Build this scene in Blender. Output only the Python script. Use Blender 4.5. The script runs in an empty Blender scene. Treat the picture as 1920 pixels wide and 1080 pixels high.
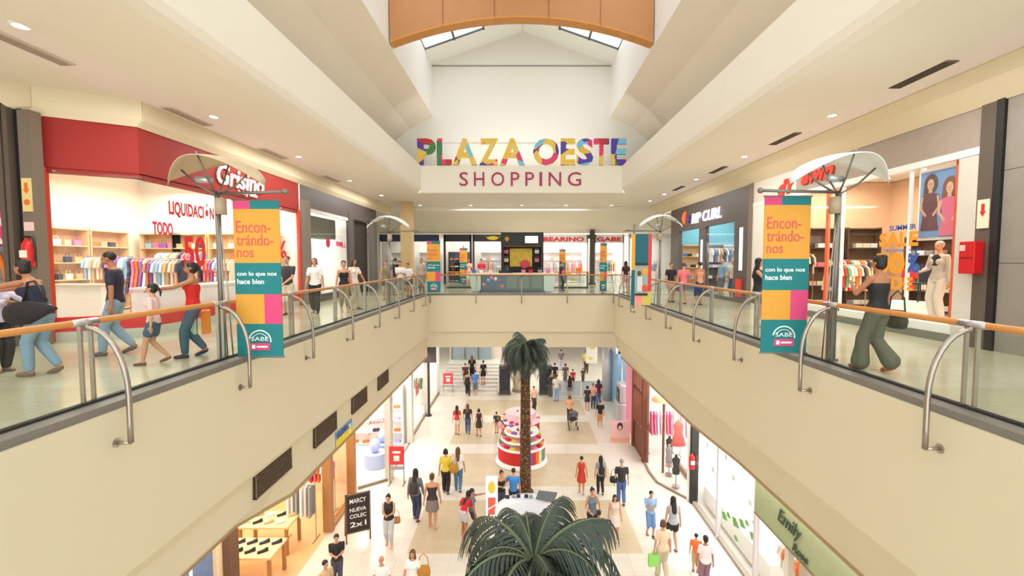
import bpy, bmesh, math, random
from mathutils import Vector, Matrix
R = math.radians
sc = bpy.context.scene
COL = sc.collection
random.seed(7)

# ------------------------------------------------------------------ camera, sky, exposure
F, VX, H = 870.0, 978.0, 1.66
PITCH = math.atan(50 / F)
cam = bpy.data.cameras.new('camera'); co = bpy.data.objects.new('camera', cam); COL.objects.link(co)
cam.sensor_width = 36; cam.lens = 36 * F / 1920; cam.shift_x = -(VX - 960) / 1920
cam.clip_start = .05; cam.clip_end = 300
co.location = (0, 0, H); co.rotation_euler = (math.pi / 2 - PITCH, 0, 0)
sc.camera = co
sc.view_settings.view_transform = 'Standard'; sc.view_settings.look = 'None'
sc.view_settings.gamma = 1; sc.view_settings.use_curve_mapping = False
sc.view_settings.exposure = 0.0
w = bpy.data.worlds.new('world'); sc.world = w; w.use_nodes = True
bg = w.node_tree.nodes['Background']
bg.inputs[0].default_value = (.93, .97, 1, 1); bg.inputs[1].default_value = 2.8

def area(name, loc, sx, sy, power, col=(1, .95, .86), rot=(0, 0, 0)):
    l = bpy.data.lights.new(name, 'AREA'); l.shape = 'RECTANGLE'; l.size = sx; l.size_y = sy
    l.energy = power; l.color = col
    o = bpy.data.objects.new(name, l); o.location = loc; o.rotation_euler = rot; COL.objects.link(o)
    return o
WARM = (1, .98, .95)
# uplight added out of sight behind the sign letters to brighten the vault
area('vault_fill', (0, 24.3, 6.62), 8, .3, 90, WARM, (math.pi, 0, 0))
# area lights added as even fill under the walkway and lower hall ceilings
for s in (-1, 1):
    for y in (0, 7.5, 15, 22.5):
        area('walkway_fill', (s * 7.0, y, 5.03), .9, 4.5, 138, (1, .975, .94))
    for y in (2, 10, 18, 26):
        area('hall_fill', (s * 5.7, y, -3.32), .6, 6, 62, (1, .98, .96))
area('far_lamp', (0, 28.5, 4.95), 8, 1, 420, (1, .96, .9))
for x in (-9, 0, 9): area('hall_fill', (x, 34, -2.85), 5, 8, 330, (1, .97, .93))  # more added fill below the far hall ceiling
for y in (25.5,): area('hall_fill', (0, y, -2.8), 8, 2, 120, (1, .97, .92))

# ------------------------------------------------------------------ helpers
def ray(px, py):
    c, s = math.cos(PITCH), math.sin(PITCH); x = (px - VX) / F; y = (540 - py) / F
    return Vector((x, c + y * s, -s + y * c))
def onz(px, py, z):
    """the place on the floor at height z that stands at this spot of the photograph"""
    d = ray(px, py); return d * ((z - H) / d.z) + Vector((0, 0, H))

MATS = {}
def mat(name, col, rough=.5, metal=0., emit=0., noise=.0, nscale=8., bump=0., spec=None, trans=0.):
    if name in MATS: return MATS[name]
    m = bpy.data.materials.new(name); m.use_nodes = True; nt = m.node_tree; b = nt.nodes['Principled BSDF']
    col = tuple(col) + (1,)
    b.inputs['Base Color'].default_value = col; b.inputs['Roughness'].default_value = rough
    b.inputs['Metallic'].default_value = metal
    if spec is not None: b.inputs['Specular IOR Level'].default_value = spec
    if emit: b.inputs['Emission Color'].default_value = col; b.inputs['Emission Strength'].default_value = emit
    if trans: b.inputs['Alpha'].default_value = 1 - trans
    if noise or bump:
        tc = nt.nodes.new('ShaderNodeTexCoord'); n = nt.nodes.new('ShaderNodeTexNoise')
        n.inputs['Scale'].default_value = nscale; n.inputs['Detail'].default_value = 4
        nt.links.new(tc.outputs['Object'], n.inputs['Vector'])
        if noise:
            mx = nt.nodes.new('ShaderNodeMixRGB'); mx.blend_type = 'MIX'
            mx.inputs[1].default_value = tuple(c * (1 - noise) for c in col[:3]) + (1,)
            mx.inputs[2].default_value = tuple(min(1, c * (1 + noise)) for c in col[:3]) + (1,)
            nt.links.new(n.outputs[0], mx.inputs[0]); nt.links.new(mx.outputs[0], b.inputs['Base Color'])
        if bump:
            bp = nt.nodes.new('ShaderNodeBump'); bp.inputs['Strength'].default_value = bump
            nt.links.new(n.outputs[0], bp.inputs['Height']); nt.links.new(bp.outputs[0], b.inputs['Normal'])
    MATS[name] = m; return m
def srgb(r, g, b):
    f = lambda v: (v / 255) / 12.92 if v <= 10 else ((v / 255 + .055) / 1.055) ** 2.4
    return (f(r), f(g), f(b))
def cm(r, g, b, rough=.7, **k):
    """a material of one colour, with a slight unevenness"""
    return mat('colour_%d_%d_%d_%d' % (r, g, b, rough * 10), srgb(r, g, b), rough, noise=k.pop('noise', .06), nscale=k.pop('nscale', 14), **k)
def glassmat(name, tint=(.96, 1, .98), gloss=.07, ior=1.3):
    m = bpy.data.materials.new(name); m.use_nodes = True; nt = m.node_tree; nt.nodes.clear()
    o = nt.nodes.new('ShaderNodeOutputMaterial'); mx = nt.nodes.new('ShaderNodeMixShader')
    t = nt.nodes.new('ShaderNodeBsdfTransparent'); g = nt.nodes.new('ShaderNodeBsdfGlossy'); lw = nt.nodes.new('ShaderNodeLayerWeight')
    t.inputs[0].default_value = tint + (1,); g.inputs['Roughness'].default_value = .03; lw.inputs[0].default_value = .5
    pw = nt.nodes.new('ShaderNodeMath'); pw.operation = 'POWER'; pw.inputs[1].default_value = 4; nt.links.new(lw.outputs['Facing'], pw.inputs[0])
    f = nt.nodes.new('ShaderNodeMath'); f.operation = 'MULTIPLY_ADD'; f.inputs[1].default_value = gloss * 4; f.inputs[2].default_value = .02; nt.links.new(pw.outputs[0], f.inputs[0])
    nt.links.new(f.outputs[0], mx.inputs[0]); nt.links.new(t.outputs[0], mx.inputs[1]); nt.links.new(g.outputs[0], mx.inputs[2])
    nt.links.new(mx.outputs[0], o.inputs[0]); MATS[name] = m; return m

M = {}
M['ivory'] = mat('ivory_plaster', srgb(238, 237, 228), .85, noise=.015, nscale=1.5)
M['cream'] = mat('cream_plaster', srgb(240, 234, 218), .8, noise=.015, nscale=1.2)
M['vault'] = mat('vault_plaster', srgb(240, 228, 208), .85, noise=.015, nscale=1)
M['beige'] = mat('beige_plaster', srgb(214, 204, 174), .75, noise=.02, nscale=1)
M['ceil'] = mat('ceiling_panel', srgb(244, 234, 226), .8, noise=.02)
M['cove'] = mat('cove_plaster', srgb(226, 212, 180), .8, noise=.015, nscale=1)
M['white'] = mat('white_paint', srgb(242, 240, 236), .6)
M['steel'] = mat('brushed_steel', srgb(170, 160, 150), .32, .9, noise=.08, nscale=30)
M['pole'] = mat('grey_pole_metal', srgb(128, 126, 118), .4, .6)
M['shoe'] = mat('dark_channel_metal', srgb(124, 118, 110), .5, .1, noise=.12, nscale=6)
M['dark'] = mat('black_metal', srgb(30, 28, 28), .5)
M['wood'] = mat('oiled_handrail_wood', srgb(200, 135, 66), .4, noise=.18, nscale=5)
M['brown'] = mat('brown_column_finish', srgb(96, 84, 74), .6, noise=.08)
M['darkbrown'] = mat('dark_bronze_facade', srgb(86, 76, 74), .5, noise=.06)
M['glass'] = glassmat('rail_glass', (.93, .975, .955))
M['shopglass'] = glassmat('shop_glass', (.985, .99, .985), ior=1.2)
M['red'] = mat('red_sign_panel', srgb(158, 28, 14), .6, noise=.05, nscale=1)
M['skin'] = mat('skin', srgb(205, 150, 118), .6)
M['skin2'] = mat('tanned_skin', srgb(176, 118, 84), .6)
M['lip'] = mat('lips', srgb(165, 80, 74), .5)
M['eye'] = mat('eye', srgb(40, 30, 26), .3)
M['hairdark'] = mat('dark_hair', srgb(34, 25, 22), .55, noise=.3, nscale=60)
M['hairbrown'] = mat('brown_hair', srgb(104, 66, 40), .55, noise=.3, nscale=60)
M['hairgrey'] = mat('grey_hair', srgb(150, 145, 140), .6, noise=.2, nscale=60)
M['hairred'] = mat('auburn_hair', srgb(120, 58, 38), .55, noise=.3, nscale=60)
M['lampglow'] = mat('lamp_glow', (1, .96, .88), .5, emit=22)

def floor_mat(name, base, band, period, width, x0, x1, off, tile, rough):
    m = bpy.data.materials.new(name); m.use_nodes = True; nt = m.node_tree; b = nt.nodes['Principled BSDF']
    N = nt.nodes.new; L = nt.links.new
    tc = N('ShaderNodeTexCoord'); sp = N('ShaderNodeSeparateXYZ'); L(tc.outputs['Object'], sp.inputs[0])
    def mth(op, a, v):
        n = N('ShaderNodeMath'); n.operation = op
        if hasattr(a, 'links'): L(a, n.inputs[0])
        else: n.inputs[0].default_value = a
        if hasattr(v, 'links'): L(v, n.inputs[1])
        else: n.inputs[1].default_value = v
        return n.outputs[0]
    yy = mth('FLOORED_MODULO', mth('SUBTRACT', sp.outputs[1], off), period)
    fac = mth('MULTIPLY', mth('GREATER_THAN', yy, width), mth('MULTIPLY', mth('GREATER_THAN', sp.outputs[0], x0), mth('LESS_THAN', sp.outputs[0], x1)))
    fac = mth('MULTIPLY', fac, mth('LESS_THAN', sp.outputs[1], 28.6))
    ns = N('ShaderNodeTexNoise'); ns.inputs['Scale'].default_value = 1.6; ns.inputs['Detail'].default_value = 6; L(tc.outputs['Object'], ns.inputs[0])
    mx = N('ShaderNodeMixRGB'); mx.inputs[1].default_value = band + (1,); mx.inputs[2].default_value = base + (1,); L(fac, mx.inputs[0])
    m2 = N('ShaderNodeMixRGB'); m2.blend_type = 'MULTIPLY'; m2.inputs[0].default_value = .22; L(mx.outputs[0], m2.inputs[1]); L(ns.outputs[0], m2.inputs[2])
    gx = mth('LESS_THAN', mth('FLOORED_MODULO', sp.outputs[0], tile), .012); gy = mth('LESS_THAN', mth('FLOORED_MODULO', sp.outputs[1], tile), .012)
    m3 = N('ShaderNodeMixRGB'); m3.blend_type = 'MULTIPLY'; m3.inputs[2].default_value = (.8, .78, .74, 1)
    L(mth('MAXIMUM', gx, gy), m3.inputs[0]); L(m2.outputs[0], m3.inputs[1]); L(m3.outputs[0], b.inputs['Base Color'])
    b.inputs['Roughness'].default_value = rough
    return m
M['gfloor'] = floor_mat('lower_floor_marble', srgb(214, 196, 164), srgb(232, 224, 210), 4.12, 1.05, -3.42, 3.62, 12.25, .52, .28)
M['ufloor'] = floor_mat('walkway_marble', srgb(200, 190, 162), srgb(206, 198, 174), 3.0, 1.2, -99, 99, 0, .6, .16)

def tag(o, label=None, cat=None, group=None, kind=None):
    if label: o['label'] = label
    if cat: o['category'] = cat
    if group: o['group'] = group
    if kind: o['kind'] = kind
    return o
def thing(name, label, cat, loc=(0, 0, 0), rz=0., group=None):
    o = bpy.data.objects.new(name, None); COL.objects.link(o); o.empty_display_size = .1
    o.location = loc; o.rotation_euler = (0, 0, rz)
    return tag(o, label, cat, group)

class MB:
    """collects shapes for ONE mesh object"""
    def __init__(s): s.v = []; s.f = []; s.mi = []
    def add(s, vs, fs, mi=0):
        k = len(s.v); s.v += [tuple(p) for p in vs]; s.f += [tuple(i + k for i in f) for f in fs]; s.mi += [mi] * len(fs); return s
    def box(s, x0, x1, y0, y1, z0, z1, mi=0):
        v = [(x, y, z) for z in (z0, z1) for y in (y0, y1) for x in (x0, x1)]
        return s.add(v, [(0, 2, 3, 1), (4, 5, 7, 6), (0, 1, 5, 4), (2, 6, 7, 3), (0, 4, 6, 2), (1, 3, 7, 5)], mi)
    def quad(s, a, b, c, d, mi=0): return s.add([a, b, c, d], [(0, 1, 2, 3)], mi)
    def prism(s, poly, d, mi=0):
        n = len(poly); d = Vector(d); a = [Vector(p) for p in poly]; v = a + [p + d for p in a]
        f = [tuple(range(n - 1, -1, -1)), tuple(range(n, 2 * n))] + [(i, (i + 1) % n, n + (i + 1) % n, n + i) for i in range(n)]
        return s.add(v, f, mi)
    def tube(s, pts, r, n=8, mi=0, cap=True):
        pts = [Vector(p) for p in pts]; rs = r if isinstance(r, (list, tuple)) else [r] * len(pts)
        v = []; up = None
        for i, p in enumerate(pts):
            t = (pts[min(i + 1, len(pts) - 1)] - pts[max(i - 1, 0)]).normalized()
            if up is None: up = Vector((0, 0, 1)) if abs(t.z) < .9 else Vector((0, 1, 0))
            a = up.cross(t)
            if a.length < 1e-4: a = Vector((1, 0, 0)).cross(t)
            a.normalize(); b = t.cross(a); up = b
            v += [p + (a * math.cos(2 * math.pi * k / n) + b * math.sin(2 * math.pi * k / n)) * rs[i] for k in range(n)]
        f = [(i * n + k, i * n + (k + 1) % n, (i + 1) * n + (k + 1) % n, (i + 1) * n + k) for i in range(len(pts) - 1) for k in range(n)]
        if cap: f += [tuple(range(n - 1, -1, -1)), tuple(range((len(pts) - 1) * n, len(pts) * n))]
        return s.add(v, f, mi)
    def loft(s, rings, n=14, mi=0):
        """rings: (centre, axis_a, axis_b) with full vectors"""
        v = []
        for c, a, b in rings:
            c, a, b = Vector(c), Vector(a), Vector(b)
            v += [c + a * math.cos(2 * math.pi * k / n) + b * math.sin(2 * math.pi * k / n) for k in range(n)]
        f = [(i * n + k, i * n + (k + 1) % n, (i + 1) * n + (k + 1) % n, (i + 1) * n + k) for i in range(len(rings) - 1) for k in range(n)]
        f += [tuple(range(n - 1, -1, -1)), tuple(range((len(rings) - 1) * n, len(rings) * n))]
        return s.add(v, f, mi)
    def lathe(s, prof, c=(0, 0, 0), n=24, mi=0, sx=1., sy=1., a0=0., a1=2 * math.pi):
        full = abs(a1 - a0 - 2 * math.pi) < 1e-6; m = n if full else n + 1; c = Vector(c); v = []
        for r, z in prof:
            v += [c + Vector((r * sx * math.cos(a0 + (a1 - a0) * k / n), r * sy * math.sin(a0 + (a1 - a0) * k / n), z)) for k in range(m)]
        f = [(i * m + k, i * m + (k + 1) % m, (i + 1) * m + (k + 1) % m, (i + 1) * m + k) for i in range(len(prof) - 1) for k in range(n)]
        return s.add(v, f, mi)
    def ball(s, c, r, mi=0, n=12, m=8):
        r = (r, r, r) if not isinstance(r, (tuple, list)) else r
        rings = []
        for i in range(m + 1):
            t = math.pi * (i + .001) / (m + .002)
            rings.append(((c[0], c[1], c[2] - r[2] * math.cos(t)), (r[0] * math.sin(t), 0, 0), (0, r[1] * math.sin(t), 0)))
        return s.loft(rings, n, mi)
    def capsule(s, p0, r0, p1, r1, mi=0, n=12, flat=1.):
        p0, p1 = Vector(p0), Vector(p1); t = (p1 - p0)
        if t.length < 1e-5: t = Vector((0, 0, 1e-4))
        t.normalize(); a = t.orthogonal().normalized() if abs(t.x) > .9 else Vector((1, 0, 0)) - t * t.x; a.normalize(); b = t.cross(a)
        rg = []
        for k in range(4): q = math.pi / 2 * k / 4; rg.append((p0 - t * r0 * math.cos(q), r0 * max(.03, math.sin(q))))
        rg.append((p0, r0)); rg.append((p1, r1))
        for k in range(3, -1, -1): q = math.pi / 2 * k / 4; rg.append((p1 + t * r1 * math.cos(q), r1 * max(.03, math.sin(q))))
        return s.loft([(c, a * r, b * r * flat) for c, r in rg], n, mi)
    def mesh(s, name, mats):
        me = bpy.data.meshes.new(name); me.from_pydata(s.v, [], s.f)
        for m in (mats if isinstance(mats, (list, tuple)) else [mats]): me.materials.append(m)
        if any(s.mi): me.polygons.foreach_set('material_index', s.mi)
        return me
    def build(s, name, m, parent=None, smooth=False, bevel=0., solid=0., world=True, fix=True):
        if parent is not None and world:
            inv = (Matrix.Translation(parent.location) @ Matrix.Rotation(parent.rotation_euler.z, 4, 'Z')).inverted()
            s.v = [tuple(inv @ Vector(p)) for p in s.v]
        me = s.mesh(name, m)
        if fix:
            b = bmesh.new(); b.from_mesh(me); bmesh.ops.recalc_face_normals(b, faces=b.faces); b.to_mesh(me); b.free()
        o = bpy.data.objects.new(name, me); COL.objects.link(o); o.parent = parent
        if smooth: me.polygons.foreach_set('use_smooth', [True] * len(me.polygons))
        if solid: md = o.modifiers.new('solid', 'SOLIDIFY'); md.thickness = solid
        if bevel: md = o.modifiers.new('bevel', 'BEVEL'); md.width = bevel; md.segments = 2; md.limit_method = 'ANGLE'
        return o
def struct(name, mb, m, **k):
    o = mb.build(name, m, **k); o['kind'] = 'structure'; return o
def box(name, m, dims, parent=None, **k):
    return MB().box(*dims).build(name, m, parent, **k)

def frame(o, d, u=(0, 0, 1)):
    d, u = Vector(d).normalized(), Vector(u).normalized(); n = d.cross(u)
    m = Matrix.Identity(4)
    for i in range(3): m[i][0] = d[i]; m[i][1] = u[i]; m[i][2] = n[i]; m[i][3] = o[i]
    return m
TXT = {}
def text(s, m, origin, d, width, height, parent=None, depth=.02, name='lettering', bold=.0, u=(0, 0, 1), shear=0., spacing=1.):
    """letters whose box starts at origin (lower left), runs along d and is width x height"""
    cu = bpy.data.curves.new('lettering', 'FONT'); cu.body = s; cu.offset = bold; cu.shear = shear; cu.resolution_u = 3
    cu.space_character = spacing; cu.space_line = .95
    cu.extrude = .02; ob = bpy.data.objects.new('tmp', cu); COL.objects.link(ob)
    bpy.context.view_layer.update()
    me = bpy.data.meshes.new_from_object(ob); bpy.data.objects.remove(ob); bpy.data.curves.remove(cu)
    xs = [v.co.x for v in me.vertices]; ys = [v.co.y for v in me.vertices]
    x0, x1, y0, y1 = min(xs), max(xs), min(ys), max(ys)
    fr = frame(Vector(origin), d, u)
    if parent is not None: fr = (Matrix.Translation(parent.location) @ Matrix.Rotation(parent.rotation_euler.z, 4, 'Z')).inverted() @ fr
    for v in me.vertices:
        v.co = fr @ Vector(((v.co.x - x0) / (x1 - x0) * width, (v.co.y - y0) / (y1 - y0) * height, (v.co.z + .02) / .04 * depth))
    me.materials.clear(); me.materials.append(m)
    o = bpy.data.objects.new(name, me); COL.objects.link(o); o.parent = parent
    return o

exec_people = []   # filled in further down

# ------------------------------------------------------------------ the building shell
Y0, Y1 = -7.0, 34.0
MB().box(-15, 15, Y0, 47, -7.3, -7.0).build('floor', M['gfloor'])['kind'] = 'structure'
fl = MB()
fl.box(-15, -4.82, Y0, Y1 + 4, -.3, 0); fl.box(4.82, 15, Y0, Y1 + 4, -.3, 0); fl.box(-4.82, 4.82, 23.64, Y1 + 4, -.3, 0)
struct('floor', fl, M['ufloor'])

# slab fascias round the void, running down to the lower hall ceiling
def xb(s, y):
    if s < 0: return 5.39 if y < 8.3 else (5.39 + (4.92 - 5.39) * min(1, (y - 8.3) / 1.2))
    pts = [(Y0, 5.4), (11.0, 5.4), (13.6, 5.2), (17, 5.2), (24, 5.2)]
    for (a, xa), (b, xb_) in zip(pts, pts[1:]):
        if a <= y <= b: return xa + (xb_ - xa) * (y - a) / (b - a)
    return 5.2
for s, nm in ((-1, 'left'), (1, 'right')):
    ys = [Y0, 2, 5, 7, 8.3, 8.8, 9.5, 11, 12.3, 13.6, 16, 19, 21.5, 23.5]
    prof = lambda y: [(4.74, -.07), (4.74, -2.05), (4.78, -2.13), (4.85, -2.19), (4.87 if s < 0 else 4.87 + (xb(s, y) - 4.93) * .45, -2.74), (xb(s, y) - .06, -3.2)]
    mb = MB(); n = 6
    for y in ys: mb.v += [(s * x, y, z) for x, z in prof(y)]
    mb.f = [(i * n + k, i * n + k + 1, (i + 1) * n + k + 1, (i + 1) * n + k) for i in range(len(ys) - 1) for k in range(n - 1)]; mb.mi = [0] * len(mb.f)
    struct('wall_' + nm, mb, M['beige'], solid=.04)
    mb = MB()
    for a, b in zip(ys, ys[1:]):
        xa, xc = s * xb(s, a), s * xb(s, b); o = s * .12
        mb.add([(xa - o, a, -3.26), (xc - o, b, -3.26), (xc + s, b, -3.26), (xa + s, a, -3.26), (xa - o, a, -3.18), (xc - o, b, -3.18), (xc + s, b, -3.18), (xa + s, a, -3.18)],
               [(0, 1, 2, 3), (4, 5, 6, 7), (0, 1, 5, 4), (3, 2, 6, 7)])
    struct('trim_1' if s < 0 else 'trim_2', mb, mat('soffit_edge', srgb(168, 140, 100), .7))
    # lower hall ceiling
    struct('ceiling', MB().box(s * 5.3, s * 15, Y0, 30, -3.2, -3.1), M['ivory'])
mb = MB(); mb.box(-4.74, 4.74, 23.5, 23.6, -1.93, -.07); mb.box(-4.9, 4.9, 23.62, 23.8, -2.74, -1.93)
struct('wall_far', mb, M['beige'])
struct('ceiling', MB().box(-15, 15, 23.8, 47, -2.74, -2.6), M['ivory'])

# fascia beams of the upper ceiling and the vault over the void
for s in (-1, 1):
    nm = 'left' if s < 0 else 'right'
    p = [(5.08, 6.44), (5.08, 5.32), (5.13, 5.19), (5.25, 5.11), (5.5, 5.09), (7.18, 5.09)]
    struct('wall_%s' % nm, MB().add([(s * x, y, z) for y in (Y0, 23.5) for x, z in p], [(i, i + 1, i + 7, i + 6) for i in range(5)]), M['cream'], solid=.04)
    struct('ceiling', MB().box(s * 7.18, s * (8.3 if s < 0 else 8.02), Y0, 29.3, 5.09, 5.15), M['ceil'])
    # ledge behind the fascia
    struct('trim_3' if s < 0 else 'trim_4', MB().box(s * 5.08, s * 8.4, Y0, 26, 6.38, 6.44), M['ivory'])
    v = [(8.3, 6.44), (8.3, 7.2), (6.15, 9.0), (4.9, 9.66)]
    struct('wall_%s' % nm, MB().add([(s * x, y, z) for y in (Y0, 26) for x, z in v], [(i, i + 1, i + 5, i + 4) for i in range(3)]), M['vault'], solid=.04)
    struct('wall_%s' % nm, MB().box(s * 4.9, s * 5.0, Y0, 26, 9.66, 12.46), M['white'])
# right cove towards the shopfronts, left header above the shopfronts
struct('ceiling', MB().add([(8.02, Y0, 5.09), (8.35, Y0, 4.93), (8.74, Y0, 4.6), (8.74, 29.3, 4.6), (8.35, 29.3, 4.93), (8.02, 29.3, 5.09)], [(0, 1, 4, 5), (1, 2, 3, 4)]), M['cove'], solid=.03)
hd = MB(); LP = [(-9.72, 9.3), (-8.3, 10.2), (-8.3, 29.3)]
for (xa, ya), (xc, yc) in zip(LP, LP[1:]):
    hd.add([(xa, ya, 4.56), (xc, yc, 4.56), (xc + .12, yc, 4.7), (xa + .12, ya, 4.7), (xc + .12, yc, 5.1), (xa + .12, ya, 5.1)], [(0, 1, 2, 3), (3, 2, 4, 5)])
hd.add([(-9.72, 9.3, 4.56), (-9.78, 9.0, 4.60), (-9.84, 8.8, 4.72), (-9.88, 8.68, 4.92), (-9.9, 8.6, 5.1), (-9.6, 9.3, 5.1), (-9.6, 9.3, 4.7)], [(0, 1, 2, 3, 4, 5, 6)])
struct('wall_left', hd, M['cove'], solid=.03)
struct('ceiling', MB().box(-15, -8.3, Y0, 9.3, 5.09, 5.15), M['cream'])
struct('ceiling', MB().add([(-9.72, 9.29, 5.1), (-8.29, 10.2, 5.1), (-8.29, 9.29, 5.1)], [(0, 1, 2)]), M['cream'], solid=.03)
# far end: fascia panel, letters' ledge, end wall of the vault, gable
struct('wall_far', MB().box(-5.08, 5.08, 23.5, 23.62, 5.09, 6.44), M['cream'])
struct('ceiling', MB().box(-7.18, 7.18, 23.62, 29.3, 5.09, 5.15), M['cream'])
struct('trim_5', MB().box(-8.3, 8.3, 23.62, 26, 6.38, 6.44), M['ivory'])
ew = MB(); ew.box(-8.3, 8.3, 25.88, 26.0, 6.44, 8.1)
ew.prism([(-8.3, 26, 8.1), (8.3, 26, 8.1), (8.3, 26, 9.7), (4.95, 26, 9.7), (4.95, 26, 12.3), (-4.95, 26, 12.3), (-4.95, 26, 9.7), (-8.3, 26, 9.7)], (0, .12, 0))
struct('wall_far', ew, M['ivory'])
struct('wall_far', MB().prism([(-4.95, 25.97, 12.34), (4.95, 25.97, 12.34), (4.95, 25.97, 12.5), (0, 25.97, 14.2), (-4.95, 25.97, 12.5)], (0, .12, 0)), M['ivory'])
struct('trim_6', MB().box(-4.95, 4.95, 25.95, 26.0, 12.29, 12.34), cm(150, 150, 146))
# gable roof: closed ridge, closed strip at the end wall, glass between
rf = MB()
for s in (-1, 1):
    e0, e1, z0, z1 = s * 4.95, s * 1.9, 12.46, 13.5
    rf.quad((e0, 24.3, z0), (e1, 24.3, z1), (e1, 26.1, z1), (e0, 26.1, z0))
    rf.quad((e1, Y0, z1), (0, Y0, 14.15), (0, 26.1, 14.15), (e1, 26.1, z1))
struct('ceiling', rf, M['ivory'], solid=.06)
for s, k in ((-1, 1), (1, 2)):
    g = MB().quad((s * 4.95, Y0, 12.46), (s * 1.9, Y0, 13.5), (s * 1.9, 24.3, 13.5), (s * 4.95, 24.3, 12.46))
    win = struct('window_%d' % k, g, M['shopglass'], solid=.02)
    fr = MB()
    for xx, zz in ((4.93, 12.44), (3.42, 12.96), (1.93, 13.47)):
        fr.box(s * xx - .05, s * xx + .05, Y0, 24.3, zz - .07, zz + .03)
    y = 24.26
    while y > Y0:
        fr.prism([(s * 4.95, y - .03, 12.40), (s * 1.9, y - .03, 13.44), (s * 1.9, y - .03, 13.52), (s * 4.95, y - .03, 12.48)], (0, .06, 0)); y -= 1.6
    f = fr.build('window_frame', mat('skylight_frame', srgb(74, 78, 78), .5), win)
# beams beyond the far fascia
mb = MB(); P = [(29.3, 5.1), (29.3, 4.86), (29.6, 4.8), (31, 4.55), (32.6, 4.15), (34.0, 3.72)]
mb.add([(x, y, z) for x in (-15, 15) for y, z in P], [(i, i + 1, i + 7, i + 6) for i in range(5)])
struct('ceiling', mb, M['cream'], solid=.03)

# outer walls of both storeys, behind the shops
back = M['white']
for s, nm in ((-1, 'left'), (1, 'right')):
    struct('wall_' + nm, MB().box(s * 14.2, s * 14.4, Y0, 38, 0, 5.2), mat('shop_back_wall', srgb(246, 232, 212), .8))
    struct('wall_' + nm, MB().box(s * 11.5, s * 11.7, Y0, 47, -7, -3.1), M['white'])
    struct('ceiling', MB().box(s * (9.0 if s > 0 else 8.5), s * 14.3, 10.45 if s < 0 else Y0, 38, 4.62, 4.7), M['white'])
struct('wall_far', MB().box(-15, 15, 36.8, 37, 0, 4.2), M['white'])
struct('wall_far', MB().box(-15, 15, 46.8, 47, -7, -2.6), M['white'])
struct('ceiling', MB().box(-15, 15, 33.9, 37, 3.72, 3.8), M['white'])

struct('ceiling', MB().prism([(-9.85, 9.55, 4.62), (-8.5, 10.45, 4.62), (-14.3, 10.45, 4.62), (-14.3, 9.3, 4.62), (-9.9, 9.3, 4.62)], (0, 0, .08)), M['white'])
# grilles
def grille(name, x, y0, y1, z0, z1, label, tilt=0.):
    t = thing(name, label, 'vent', (x, (y0 + y1) / 2, (z0 + z1) / 2), group='grilles on the left slab face')
    s = 1 if x < 0 else -1
    MB().box(x - s * .35, x + s * .012, y0, y1, z0, z1).build('backing', mat('grille_dark', srgb(70, 54, 40), .7), t)
    fr = MB(); e = .02
    for a in ((y0, y0 + e, z0, z1), (y1 - e, y1, z0, z1), (y0, y1, z0, z0 + e), (y0, y1, z1 - e, z1)): fr.box(x, x + s * .035, *a)
    fr.build('frame', mat('grille_frame', srgb(120, 102, 78), .6), t)
    sl = MB(); k = int((z1 - z0) / .05)
    for i in range(k): sl.box(x + s * .01, x + s * .03, y0, y1, z0 + (i + .3) * (z1 - z0) / k, z0 + (i + .55) * (z1 - z0) / k)
    sl.build('slats', mat('grille_slat', srgb(104, 84, 62), .6), t)
GL = ['nearest large', 'second from the front', 'third from the front', 'fourth from the front', 'farthest small']
for i, (a, b) in enumerate(((8.1, 9.4), (10.5, 11.75), (12.9, 14.1), (15.3, 16.4))):
    grille('wall_grille', -4.79, a, b, -2.66 if i else -2.62, -2.14, 'brown slatted grille on the left slab face, %s of the row' % ['nearest', 'second nearest', 'third nearest', 'farthest'][i])
def ceiling_vent(x, y0, y1, label, col, slat=(96, 84, 74)):
    t = thing('ceiling_vent', label, 'vent', (x, (y0 + y1) / 2, 5.09), group='linear vents in the walkway ceilings')
    MB().box(x - .13, x + .13, y0, y1, 5.065, 5.088).build('frame', cm(*col), t)
    sl = MB()
    for i in range(4): sl.box(x - .1 + i * .055, x - .075 + i * .055, y0 + .03, y1 - .03, 5.05, 5.066)
    sl.build('slats', cm(*slat), t)
for i, y in enumerate((4.3, 8.75, 13.2, 17.6, 22.0)):
    ceiling_vent(7.34, y - .62, y + .62, 'dark linear vent in the right ceiling, number %s from the front edge of the view' % ['zero', 'one', 'two', 'three', 'four'][i] if i else 'linear vent in the right ceiling beyond the top right corner', (120, 104, 92))
for i, (y, n) in enumerate(((7.6, 'nearest'), (11.2, 'second'), (15.0, 'third'), (19.5, 'farthest'))):
    ceiling_vent(-7.9, y - .7, y + .7, 'pale linear vent in the left ceiling strip, %s of its row' % n, (214, 202, 190), (186, 168, 152))
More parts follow.
